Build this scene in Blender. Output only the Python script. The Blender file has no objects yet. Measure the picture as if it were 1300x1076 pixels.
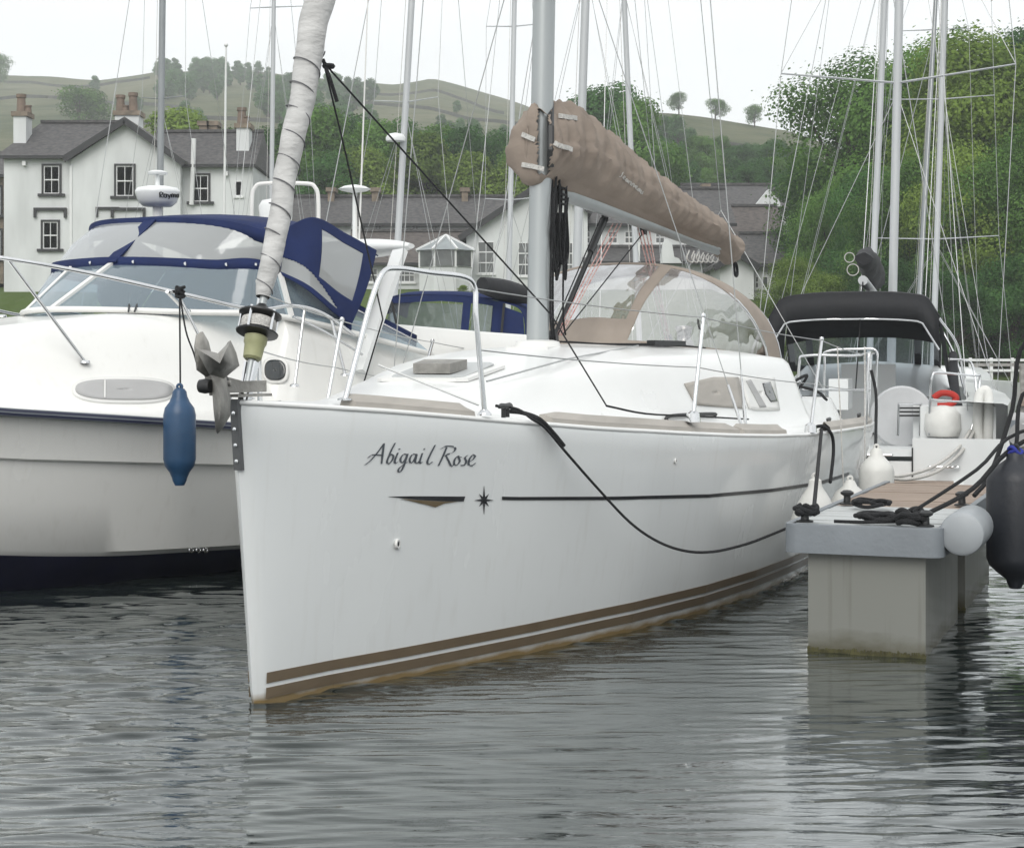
import bpy, bmesh, math, random
import numpy as np
from mathutils import Vector, Matrix, noise as mnoise
from mathutils.bvhtree import BVHTree
R = math.radians
random.seed(7)
rng = np.random.default_rng(11)
S = bpy.context.scene
C = S.collection

# ------------------------------------------------------------------ camera
F, HX, HY, EYE = 2170.0, 650.0, 460.0, 1.52     # focal length in photo pixels, principal column, horizon row, eye height
cam = bpy.data.cameras.new('camera'); camo = bpy.data.objects.new('camera', cam); C.objects.link(camo)
camo.location = (0, 0, EYE); camo.rotation_euler = (R(90), 0, 0)
cam.sensor_width = 36; cam.lens = 36 * F / 1300; cam.shift_y = -78 / 1300
cam.clip_start = 0.1; cam.clip_end = 5000
S.camera = camo

# ------------------------------------------------------------------ sky and sun (bright overcast)
SUN_EL, SUN_AZ = R(40), R(192)                  # azimuth clockwise from +Y: behind the camera, a little left
w = bpy.data.worlds.new('World'); S.world = w; w.use_nodes = True
nt = w.node_tree; nt.nodes.clear()
o_ = nt.nodes.new('ShaderNodeOutputWorld'); bg = nt.nodes.new('ShaderNodeBackground')
sky = nt.nodes.new('ShaderNodeTexSky'); sky.sky_type = 'NISHITA'; sky.sun_disc = False
sky.sun_elevation = SUN_EL; sky.sun_rotation = SUN_AZ; sky.dust_density = 3
mixw = nt.nodes.new('ShaderNodeMix'); mixw.data_type = 'RGBA'
nz = nt.nodes.new('ShaderNodeTexNoise'); nz.inputs['Scale'].default_value = 2.2; nz.inputs['Detail'].default_value = 5
tc = nt.nodes.new('ShaderNodeTexCoord'); mp = nt.nodes.new('ShaderNodeMapping'); mp.inputs['Scale'].default_value = (1, 1, 3)
rampw = nt.nodes.new('ShaderNodeValToRGB')
rampw.color_ramp.elements[0].position = .3; rampw.color_ramp.elements[0].color = (8.3, 8.5, 8.55, 1)
rampw.color_ramp.elements[1].position = .7; rampw.color_ramp.elements[1].color = (10.0, 10.15, 10.2, 1)
mixw.inputs['Factor'].default_value = .93
L_ = nt.links.new
L_(tc.outputs['Generated'], mp.inputs['Vector']); L_(mp.outputs['Vector'], nz.inputs['Vector']); L_(nz.outputs['Fac'], rampw.inputs['Fac'])
L_(sky.outputs[0], mixw.inputs[6]); L_(rampw.outputs[0], mixw.inputs[7])
L_(mixw.outputs[2], bg.inputs['Color']); bg.inputs['Strength'].default_value = .108
L_(bg.outputs[0], o_.inputs['Surface'])
sl = bpy.data.lights.new('sun', 'SUN'); sl.energy = 1.5; sl.angle = R(40); sl.color = (1, .97, .92)
so = bpy.data.objects.new('sun', sl); C.objects.link(so)
_d = Vector((math.sin(SUN_AZ) * math.cos(SUN_EL), math.cos(SUN_AZ) * math.cos(SUN_EL), math.sin(SUN_EL)))
so.rotation_euler = _d.to_track_quat('Z', 'Y').to_euler(); so.location = (0, -10, 30)
S.view_settings.view_transform = 'Standard'; S.view_settings.look = 'None'
S.view_settings.exposure = .27; S.view_settings.gamma = 1
S.render.engine = 'CYCLES'
S.cycles.use_denoising = True; S.cycles.max_bounces = 8; S.cycles.transparent_max_bounces = 24
S.cycles.diffuse_bounces = 3; S.cycles.glossy_bounces = 4; S.cycles.volume_bounces = 1
S.cycles.caustics_reflective = False; S.cycles.caustics_refractive = False
S.cycles.sample_clamp_indirect = 6

# ------------------------------------------------------------------ helpers
def lin(r, g, b):
    f = lambda c: c / 12.92 if c <= .04045 else ((c + .055) / 1.055) ** 2.4
    return (f(r / 255), f(g / 255), f(b / 255))
def at(x, y, Y):                                  # photo pixel + depth -> world point
    return Vector(((x - HX) * Y / F, Y, EYE + (HY - y) * Y / F))
def catmull(pts, n=6):
    pts = [Vector(p) for p in pts]
    if len(pts) < 3: return pts
    P = [pts[0] * 2 - pts[1]] + pts + [pts[-1] * 2 - pts[-2]]
    out = []
    for i in range(1, len(P) - 2):
        for k in range(n):
            t = k / n
            a, b, c, d = P[i - 1], P[i], P[i + 1], P[i + 2]
            out.append(.5 * ((2 * b) + (c - a) * t + (2 * a - 5 * b + 4 * c - d) * t * t + (3 * b - a - 3 * c + d) * t ** 3))
    out.append(pts[-1])
    return out
def sag(a, b, s, n=12):
    a, b = Vector(a), Vector(b)
    return [a.lerp(b, i / n) + Vector((0, 0, -4 * s * (i / n) * (1 - i / n))) for i in range(n + 1)]
def smooth(t): t = max(0., min(1., t)); return t * t * (3 - 2 * t)
def interp(x, xs, ys): return float(np.interp(x, xs, ys))

W2L = {}
class MB:
    def __init__(s): s.v = []; s.f = []
    def add(s, vs, fs):
        n = len(s.v); s.v += [Vector(v) for v in vs]; s.f += [tuple(i + n for i in f) for f in fs]; return s
    def box(s, c, d, M=None):
        x, y, z = d[0] / 2, d[1] / 2, d[2] / 2
        vs = [Vector(p) for p in ((-x, -y, -z), (x, -y, -z), (x, y, -z), (-x, y, -z), (-x, -y, z), (x, -y, z), (x, y, z), (-x, y, z))]
        if M: vs = [M @ p for p in vs]
        c = Vector(c)
        return s.add([p + c for p in vs], [(0, 3, 2, 1), (4, 5, 6, 7), (0, 1, 5, 4), (1, 2, 6, 5), (2, 3, 7, 6), (3, 0, 4, 7)])
    def span(s, a, b): a, b = Vector(a), Vector(b); return s.box((a + b) / 2, [abs(q) for q in (b - a)])
    def bar(s, a, b, w, h, up=(0, 0, 1)):
        a, b = Vector(a), Vector(b); d = (b - a).normalized(); r = d.cross(Vector(up))
        r = r.normalized() if r.length > 1e-5 else Vector((1, 0, 0)); u = r.cross(d)
        M = Matrix((r, d, u)).transposed()
        return s.box((a + b) / 2, (w, (b - a).length, h), M)
    def tube(s, pts, r, n=8, closed=False, flat=1.0):
        pts = [Vector(p) for p in pts]; m = len(pts)
        rs = r if isinstance(r, (list, tuple)) else [r] * m
        T = []
        for i in range(m):
            a = pts[(i - 1) % m] if closed or i else pts[0]; b = pts[(i + 1) % m] if closed or i < m - 1 else pts[-1]
            T.append((b - a).normalized())
        u = T[0].cross(Vector((0, 0, 1)));  u = u.normalized() if u.length > 1e-3 else Vector((1, 0, 0))
        vs = []
        for i in range(m):
            u = (u - T[i] * u.dot(T[i])).normalized(); w_ = T[i].cross(u)
            for k in range(n):
                a = 2 * math.pi * k / n
                vs.append(pts[i] + (u * math.cos(a) + w_ * math.sin(a) * flat) * rs[i])
        fs = []
        for i in range(m if closed else m - 1):
            j = (i + 1) % m
            for k in range(n): fs.append((i * n + k, i * n + (k + 1) % n, j * n + (k + 1) % n, j * n + k))
        if not closed: fs += [tuple(range(n - 1, -1, -1)), tuple((m - 1) * n + k for k in range(n))]
        return s.add(vs, fs)
    def lathe(s, prof, o=(0, 0, 0), n=16, M=None):
        vs = []; o = Vector(o)
        for r, z in prof:
            for k in range(n):
                a = 2 * math.pi * k / n; p = Vector((r * math.cos(a), r * math.sin(a), z))
                vs.append((M @ p if M else p) + o)
        fs = [(i * n + k, i * n + (k + 1) % n, (i + 1) * n + (k + 1) % n, (i + 1) * n + k) for i in range(len(prof) - 1) for k in range(n)]
        fs += [tuple(range(n - 1, -1, -1)), tuple((len(prof) - 1) * n + k for k in range(n))]
        return s.add(vs, fs)
    def prism(s, poly, off):
        off = Vector(off); n = len(poly); poly = [Vector(p) for p in poly]
        return s.add(poly + [p + off for p in poly], [tuple(range(n)), tuple(range(2 * n - 1, n - 1, -1))] + [(i, i + n, (i + 1) % n + n, (i + 1) % n) for i in range(n)])
    def grid(s, P, wrap=False):
        m, n = len(P), len(P[0])
        fs = [(i * n + k, i * n + (k + 1) % n, (i + 1) * n + (k + 1) % n, (i + 1) * n + k) for i in range(m - 1) for k in range(n if wrap else n - 1)]
        return s.add([q for r_ in P for q in r_], fs)
    def ring(s, c, r1, r2, M=None, n=24, k=8):
        c = Vector(c); vs = []
        for i in range(n):
            a = 2 * math.pi * i / n
            for j in range(k):
                b = 2 * math.pi * j / k; p = Vector(((r1 + r2 * math.cos(b)) * math.cos(a), (r1 + r2 * math.cos(b)) * math.sin(a), r2 * math.sin(b)))
                vs.append((M @ p if M else p) + c)
        return s.add(vs, [(i * k + j, ((i + 1) % n) * k + j, ((i + 1) % n) * k + (j + 1) % k, i * k + (j + 1) % k) for i in range(n) for j in range(k)])
    def bvh(s): return BVHTree.FromPolygons(s.v, s.f)
    def build(s, name, mat, parent=None, shade=None, world=False, solid=0, fix=True):
        me = bpy.data.meshes.new(name)
        vs = s.v
        if world and parent is not None: M = W2L[parent.name]; vs = [M @ p for p in vs]
        me.from_pydata(vs, [], s.f); 
        if fix:
            bm = bmesh.new(); bm.from_mesh(me); bmesh.ops.recalc_face_normals(bm, faces=bm.faces); bm.to_mesh(me); bm.free()
        me.materials.append(mat)
        if shade is not None:
            me.polygons.foreach_set('use_smooth', [True] * len(me.polygons)); me.set_sharp_from_angle(angle=R(shade))
        me.update()
        o = bpy.data.objects.new(name, me); C.objects.link(o)
        if parent is not None: o.parent = parent
        if solid:
            md = o.modifiers.new('thickness', 'SOLIDIFY'); md.thickness = solid; md.offset = 0
        return o
def tag(o, label=None, cat=None, group=None, kind=None):
    if label: o['label'] = label
    if cat: o['category'] = cat
    if group: o['group'] = group
    if kind: o['kind'] = kind
    return o
def thing(name, label, cat, loc=(0, 0, 0), rz=0, group=None):
    o = bpy.data.objects.new(name, None); C.objects.link(o); o.empty_display_size = .3
    o.location = loc; o.rotation_euler = (0, 0, rz)
    W2L[o.name] = (Matrix.Translation(loc) @ Matrix.Rotation(rz, 4, 'Z')).inverted()
    return tag(o, label, cat, group)
def copy_tree(o, parent=None):
    c = o.copy(); C.objects.link(c)
    if parent is not None: c.parent = parent
    for ch in list(o.children): copy_tree(ch, c)
    return c

# ------------------------------------------------------------------ materials
def newmat(name):
    m = bpy.data.materials.new(name); m.use_nodes = True
    return m, m.node_tree, m.node_tree.nodes['Principled BSDF']
def mat(name, col, rough=.5, metal=0, var=.0, vscale=3., col2=None, bump=0, bscale=40., coat=0, stretch=(1, 1, 1), spec=.5, detail=5, island=False):
    m, t, b = newmat(name)
    b.inputs['Roughness'].default_value = rough; b.inputs['Metallic'].default_value = metal
    b.inputs['Coat Weight'].default_value = coat; b.inputs['Coat Roughness'].default_value = .08
    b.inputs['Specular IOR Level'].default_value = spec
    tc = t.nodes.new('ShaderNodeTexCoord'); mp = t.nodes.new('ShaderNodeMapping'); mp.inputs['Scale'].default_value = stretch
    t.links.new(tc.outputs['Object'], mp.inputs['Vector'])
    n = t.nodes.new('ShaderNodeTexNoise'); n.inputs['Scale'].default_value = vscale; n.inputs['Detail'].default_value = detail
    t.links.new(mp.outputs[0], n.inputs['Vector'])
    r = t.nodes.new('ShaderNodeValToRGB')
    c2 = col2 or tuple(c * (1 - var) for c in col)
    r.color_ramp.elements[0].color = (*c2, 1); r.color_ramp.elements[1].color = (*col, 1)
    r.color_ramp.elements[0].position = .33; r.color_ramp.elements[1].position = .67
    if island:
        g = t.nodes.new('ShaderNodeNewGeometry'); t.links.new(g.outputs['Random Per Island'], r.inputs['Fac'])
        r.color_ramp.elements[0].position = 0; r.color_ramp.elements[1].position = 1
    else: t.links.new(n.outputs['Fac'], r.inputs['Fac'])
    t.links.new(r.outputs[0], b.inputs['Base Color'])
    rr = t.nodes.new('ShaderNodeMapRange'); rr.inputs['To Min'].default_value = max(0, rough - .07); rr.inputs['To Max'].default_value = rough + .07
    t.links.new(n.outputs['Fac'], rr.inputs['Value']); t.links.new(rr.outputs[0], b.inputs['Roughness'])
    if bump:
        nb = t.nodes.new('ShaderNodeTexNoise'); nb.inputs['Scale'].default_value = bscale; nb.inputs['Detail'].default_value = 4
        bp = t.nodes.new('ShaderNodeBump'); bp.inputs['Strength'].default_value = bump; bp.inputs['Distance'].default_value = .02
        t.links.new(mp.outputs[0], nb.inputs['Vector']); t.links.new(nb.outputs['Fac'], bp.inputs['Height']); t.links.new(bp.outputs[0], b.inputs['Normal'])
    return m
def gelcoat(name, col, stain=None, z0=0, z1=.1, rough=.16, streak=.13, scol=(.44, .42, .36)):
    m, t, b = newmat(name)
    b.inputs['Roughness'].default_value = .22; b.inputs['Coat Weight'].default_value = .35; b.inputs['Coat Roughness'].default_value = .06
    tc = t.nodes.new('ShaderNodeTexCoord'); n = t.nodes.new('ShaderNodeTexNoise'); n.inputs['Scale'].default_value = 1.3; n.inputs['Detail'].default_value = 6
    mp = t.nodes.new('ShaderNodeMapping'); mp.inputs['Scale'].default_value = (1.5, 1.5, .5)
    t.links.new(tc.outputs['Object'], mp.inputs[0]); t.links.new(mp.outputs[0], n.inputs['Vector'])
    r = t.nodes.new('ShaderNodeValToRGB'); r.color_ramp.elements[0].color = (*[c * .93 for c in col], 1); r.color_ramp.elements[1].color = (*col, 1)
    t.links.new(n.outputs['Fac'], r.inputs['Fac']); out = r.outputs[0]
    rr = t.nodes.new('ShaderNodeMapRange'); rr.inputs['To Min'].default_value = rough; rr.inputs['To Max'].default_value = rough + .18
    t.links.new(n.outputs['Fac'], rr.inputs['Value']); t.links.new(rr.outputs[0], b.inputs['Roughness'])
    # faint vertical rain streaks and scuffs
    mpv = t.nodes.new('ShaderNodeMapping'); mpv.inputs['Scale'].default_value = (9, 9, .35); t.links.new(tc.outputs['Object'], mpv.inputs[0])
    nv = t.nodes.new('ShaderNodeTexNoise'); nv.inputs['Scale'].default_value = 2.2; nv.inputs['Detail'].default_value = 7; t.links.new(mpv.outputs[0], nv.inputs['Vector'])
    rv = t.nodes.new('ShaderNodeMapRange'); rv.inputs['From Min'].default_value = .56; rv.inputs['From Max'].default_value = .78; rv.inputs['To Max'].default_value = streak; t.links.new(nv.outputs['Fac'], rv.inputs['Value'])
    mv = t.nodes.new('ShaderNodeMix'); mv.data_type = 'RGBA'; t.links.new(rv.outputs[0], mv.inputs['Factor']); t.links.new(out, mv.inputs[6]); mv.inputs[7].default_value = (*scol, 1); out = mv.outputs[2]
    if stain:                                       # algae scum along the waterline: rises unevenly from z0 to z1
        sx = t.nodes.new('ShaderNodeSeparateXYZ'); t.links.new(tc.outputs['Object'], sx.inputs[0])
        n2 = t.nodes.new('ShaderNodeTexNoise'); n2.inputs['Scale'].default_value = 5; n2.inputs['Detail'].default_value = 8
        mp2 = t.nodes.new('ShaderNodeMapping'); mp2.inputs['Scale'].default_value = (.9, .9, 2)
        t.links.new(tc.outputs['Object'], mp2.inputs[0]); t.links.new(mp2.outputs[0], n2.inputs['Vector'])
        ma = t.nodes.new('ShaderNodeMath'); ma.operation = 'MULTIPLY_ADD'; ma.inputs[1].default_value = (z1 - z0) * 1.6; ma.inputs[2].default_value = -(z1 - z0) * .8
        t.links.new(n2.outputs['Fac'], ma.inputs[0])
        sb = t.nodes.new('ShaderNodeMath'); sb.operation = 'SUBTRACT'; t.links.new(sx.outputs['Z'], sb.inputs[0]); t.links.new(ma.outputs[0], sb.inputs[1])
        mr = t.nodes.new('ShaderNodeMapRange'); mr.inputs['From Min'].default_value = z0; mr.inputs['From Max'].default_value = z1
        mr.inputs['To Min'].default_value = 1; mr.inputs['To Max'].default_value = 0; t.links.new(sb.outputs[0], mr.inputs['Value'])
        mx = t.nodes.new('ShaderNodeMix'); mx.data_type = 'RGBA'; t.links.new(mr.outputs[0], mx.inputs['Factor'])
        t.links.new(out, mx.inputs[6]); mx.inputs[7].default_value = (*stain, 1); out = mx.outputs[2]
    t.links.new(out, b.inputs['Base Color'])
    return m
def vinyl(name, tint=(.8, .82, .82), haze=.25, bumps=.3, milk=(.46, .48, .48), gloss=.07):
    m, t, b = newmat(name); t.nodes.remove(b)
    out = t.nodes['Material Output']
    tr = t.nodes.new('ShaderNodeBsdfTransparent'); tr.inputs[0].default_value = (*tint, 1)
    gl = t.nodes.new('ShaderNodeBsdfGlossy'); gl.inputs['Roughness'].default_value = .06; gl.inputs[0].default_value = (.9, .92, .95, 1)
    df = t.nodes.new('ShaderNodeBsdfDiffuse'); df.inputs[0].default_value = (*milk, 1)
    n = t.nodes.new('ShaderNodeTexNoise'); n.inputs['Scale'].default_value = 3.5; n.inputs['Detail'].default_value = 2
    tc = t.nodes.new('ShaderNodeTexCoord'); mp = t.nodes.new('ShaderNodeMapping'); mp.inputs['Scale'].default_value = (1, 1, .7)
    mp.inputs['Rotation'].default_value = (.3, .5, .4)
    t.links.new(tc.outputs['Object'], mp.inputs[0]); t.links.new(mp.outputs[0], n.inputs[0])
    bp = t.nodes.new('ShaderNodeBump'); bp.inputs['Strength'].default_value = bumps; bp.inputs['Distance'].default_value = .08
    t.links.new(n.outputs[0], bp.inputs['Height']); t.links.new(bp.outputs[0], gl.inputs['Normal'])
    m1 = t.nodes.new('ShaderNodeMixShader'); m1.inputs[0].default_value = haze; t.links.new(tr.outputs[0], m1.inputs[1]); t.links.new(df.outputs[0], m1.inputs[2])
    lw = t.nodes.new('ShaderNodeLayerWeight'); lw.inputs['Blend'].default_value = .5; t.links.new(bp.outputs[0], lw.inputs['Normal'])
    pw_ = t.nodes.new('ShaderNodeMath'); pw_.operation = 'POWER'; pw_.inputs[1].default_value = 3.5; t.links.new(lw.outputs['Facing'], pw_.inputs[0])
    fr = t.nodes.new('ShaderNodeMath'); fr.operation = 'MULTIPLY_ADD'; fr.inputs[1].default_value = .7; fr.inputs[2].default_value = gloss; t.links.new(pw_.outputs[0], fr.inputs[0])
    m2 = t.nodes.new('ShaderNodeMixShader'); t.links.new(fr.outputs[0], m2.inputs[0]); t.links.new(m1.outputs[0], m2.inputs[1]); t.links.new(gl.outputs[0], m2.inputs[2])
    t.links.new(m2.outputs[0], out.inputs['Surface'])
    return m
def foliage(name, dark, light):
    m, t, b = newmat(name); t.nodes.remove(b); out = t.nodes['Material Output']
    g = t.nodes.new('ShaderNodeNewGeometry'); r = t.nodes.new('ShaderNodeValToRGB')
    r.color_ramp.elements[0].color = (*dark, 1); r.color_ramp.elements[1].color = (*light, 1)
    tc = t.nodes.new('ShaderNodeTexCoord'); n = t.nodes.new('ShaderNodeTexNoise'); n.inputs['Scale'].default_value = .6; n.inputs['Detail'].default_value = 2
    t.links.new(tc.outputs['Object'], n.inputs[0])
    oi = t.nodes.new('ShaderNodeObjectInfo')
    a = t.nodes.new('ShaderNodeMath'); a.operation = 'MULTIPLY_ADD'; a.inputs[1].default_value = .34; t.links.new(g.outputs['Random Per Island'], a.inputs[0])
    a2 = t.nodes.new('ShaderNodeMath'); a2.operation = 'MULTIPLY_ADD'; a2.inputs[1].default_value = 1.7; a2.inputs[2].default_value = -.62; t.links.new(n.outputs['Fac'], a2.inputs[0])
    a3 = t.nodes.new('ShaderNodeMath'); a3.operation = 'MULTIPLY_ADD'; a3.inputs[1].default_value = .5; t.links.new(oi.outputs['Random'], a3.inputs[0]); t.links.new(a2.outputs[0], a3.inputs[2])
    t.links.new(a3.outputs[0], a.inputs[2]); t.links.new(a.outputs[0], r.inputs['Fac'])
    d = t.nodes.new('ShaderNodeBsdfDiffuse'); tl = t.nodes.new('ShaderNodeBsdfTranslucent'); mx = t.nodes.new('ShaderNodeMixShader'); mx.inputs[0].default_value = .38
    t.links.new(r.outputs[0], d.inputs[0]); t.links.new(r.outputs[0], tl.inputs[0]); t.links.new(d.outputs[0], mx.inputs[1]); t.links.new(tl.outputs[0], mx.inputs[2])
    t.links.new(mx.outputs[0], out.inputs['Surface'])
    return m
M = {}
M['gel'] = gelcoat('white_gelcoat', (.775, .80, .80), (.25, .175, .075), .012, .055)
M['deck'] = mat('deck_gelcoat', (.80, .81, .80), .3, var=.05, vscale=2, coat=.2)
M['gelcream'] = gelcoat('cream_gelcoat', (.81, .81, .785))
M['gelfar'] = mat('plain_white_gelcoat', (.76, .78, .78), .3, var=.07, vscale=1.5, coat=.2)
M['navyhull'] = mat('navy_antifouling', (.008, .009, .035), .45, var=.3, vscale=4)
M['bootstripe'] = mat('bronze_stripe', (.15, .112, .07), .35, var=.15, vscale=6)
M['decal'] = mat('black_decal', (.02, .021, .024), .35)
M['letter'] = mat('grey_lettering', (.075, .085, .10), .35)
M['bronze'] = mat('bronze_decal', (.14, .105, .06), .35)
M['caprail'] = mat('faded_cap_rail', (.41, .385, .35), .6, var=.15, vscale=14, stretch=(.3, 1, 1))
M['steel'] = mat('stainless_steel', (.72, .73, .74), .14, metal=1, var=.1, vscale=8)
M['galv'] = mat('galvanised_steel', (.36, .35, .325), .6, metal=.15, var=.4, vscale=9, bump=.3, bscale=60)
M['alu'] = mat('anodised_mast', (.38, .405, .41), .42, metal=.4, var=.1, vscale=2.5, stretch=(3, 3, .3))
M['alufar'] = mat('pale_mast', (.50, .52, .53), .5, metal=.2, var=.12, vscale=2, stretch=(3, 3, .3))
M['aludark'] = mat('grey_mast', (.28, .30, .31), .5, metal=.2, var=.12, vscale=2)
M['sail'] = mat('furled_sail', (.56, .56, .55), .8, var=.22, vscale=6, bump=.5, bscale=14, stretch=(1, 1, 2.5))
M['sailseam'] = mat('sail_seam', (.16, .16, .17), .85)
M['taupe'] = mat('taupe_canvas', (.285, .238, .20), .9, var=.2, vscale=5, bump=.8, bscale=5, stretch=(.6, 1, 1.5), spec=.2)
M['taupe2'] = mat('hood_canvas', (.33, .285, .245), .9, var=.14, vscale=6, bump=.3, bscale=12, spec=.2)
M['strake'] = mat('dark_strake', (.022, .026, .055), .5)
M['navy'] = mat('navy_canvas', (.016, .028, .095), .85, var=.25, vscale=4, bump=.3, bscale=10, spec=.25)
M['blackcanvas'] = mat('black_canvas', (.012, .013, .016), .75, var=.3, vscale=4, bump=.4, bscale=8)
M['vinyl'] = vinyl('clear_vinyl', (.88, .86, .84), .36, .9, (.52, .50, .49), .30)
M['vinylm'] = vinyl('milky_vinyl', (.8, .8, .78), .62, .12)
M['vinylb'] = vinyl('tinted_vinyl', (.62, .68, .72), .14, .1)
M['glass'] = vinyl('tinted_glass', (.62, .74, .80), .42, .03, (.30, .38, .43))
M['darkglass'] = mat('dark_glass', (.035, .042, .045), .08, var=.4, vscale=2, coat=.5)
M['houseglass'] = mat('window_glass', (.17, .18, .18), .1, var=.6, vscale=.9)
M['rope'] = mat('black_rope', (.012, .013, .015), .85, var=.4, vscale=60, bump=.6, bscale=120)
M['ropew'] = mat('white_rope', (.62, .61, .58), .85, var=.3, vscale=80, bump=.5, bscale=120)
M['roper'] = mat('red_fleck_rope', (.50, .17, .15), .85, col2=(.62, .55, .52), vscale=55)
M['wire'] = mat('rigging_wire', (.38, .39, .39), .35, metal=.7)
M['blackplastic'] = mat('black_plastic', (.018, .019, .02), .45, var=.2)
M['greyplastic'] = mat('grey_plastic', (.205, .228, .25), .5, var=.18, vscale=4, bump=.1)
M['whiteplastic'] = mat('white_plastic', (.74, .74, .72), .4, var=.06)
M['decktile'] = mat('deck_tile', (.48, .50, .50), .6, var=.15, vscale=5)
M['stemplate'] = mat('stem_plate_steel', (.13, .135, .14), .5, metal=.4, var=.2)
M['fenderwhite'] = mat('white_fender', (.70, .70, .67), .42, var=.15, vscale=5)
M['fendergrey'] = mat('grey_fender', (.34, .365, .385), .45, var=.12, vscale=5)
M['fenderblue'] = mat('blue_fender', (.018, .065, .145), .38, var=.25, vscale=5)
M['fenderblack'] = mat('black_fender', (.016, .019, .026), .5, var=.3, vscale=3, bump=.15, bscale=20)
M['greycover'] = mat('grey_wheel_cover', (.47, .48, .49), .8, var=.08, vscale=4, bump=.2, bscale=10)
M['greycanvas'] = mat('grey_canvas', (.42, .42, .42), .85, var=.1, bump=.2, bscale=10)
M['brass'] = mat('yellowed_plastic', (.36, .37, .20), .5, var=.3, vscale=12)
M['plank'] = mat('weathered_plank', (.34, .27, .22), .8, var=.25, vscale=8, stretch=(4, .5, 1), bump=.4, bscale=30)
M['float'] = gelcoat('float_shell', (.20, .205, .185), (.075, .07, .042), .02, .11, .5, .65, (.11, .105, .085))
M['weed'] = mat('water_weed', (.10, .095, .04), .9, var=.6, vscale=20)
M['red'] = mat('red_fabric', (.5, .03, .02), .7, var=.2)
M['yellow'] = mat('yellow_fabric', (.6, .5, .06), .7)
M['blue'] = mat('blue_rope', (.02, .03, .25), .8)
M['teak'] = mat('teak', (.26, .16, .09), .6, var=.3, vscale=9, stretch=(.4, 3, 3))
M['render'] = mat('white_render', (.68, .70, .70), .9, var=.2, vscale=.9, bump=.25, bscale=6, stretch=(1, 1, .3), detail=8)
M['slate'] = mat('slate_roof', (.10, .096, .095), .75, vscale=4.5, detail=9, bump=.7, bscale=5, stretch=(1, 1, 2.2), col2=(.038, .037, .039))
M['slatebrown'] = mat('brown_slate_roof', (.115, .098, .09), .8, var=.6, detail=9, vscale=4, bump=.6, bscale=3, stretch=(1, 1, 2.5))
M['blacktrim'] = mat('black_paint', (.018, .018, .02), .6, var=.2)
M['whitetrim'] = mat('white_paint', (.72, .73, .73), .6, var=.06)
M['stone'] = mat('chimney_stone', (.26, .21, .16), .9, var=.5, vscale=2.5, bump=.6, bscale=5)
M['pot'] = mat('clay_pot', (.20, .15, .115), .85, var=.3, vscale=3)
M['lead'] = mat('lead_roof', (.28, .31, .32), .55, var=.25, vscale=2)
M['drystone'] = mat('dry_stone', (.075, .075, .065), .95, var=.5, vscale=.8)
M['bark'] = mat('bark', (.07, .055, .04), .95, var=.5, vscale=3, bump=.8, bscale=8, stretch=(1, 1, .3))
M['leafA'] = foliage('leaf_mid', (.020, .052, .015), (.155, .29, .07))
M['leafB'] = foliage('leaf_dark', (.014, .038, .015), (.092, .205, .06))
M['leafC'] = foliage('leaf_yellow', (.038, .08, .018), (.24, .34, .075))

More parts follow.
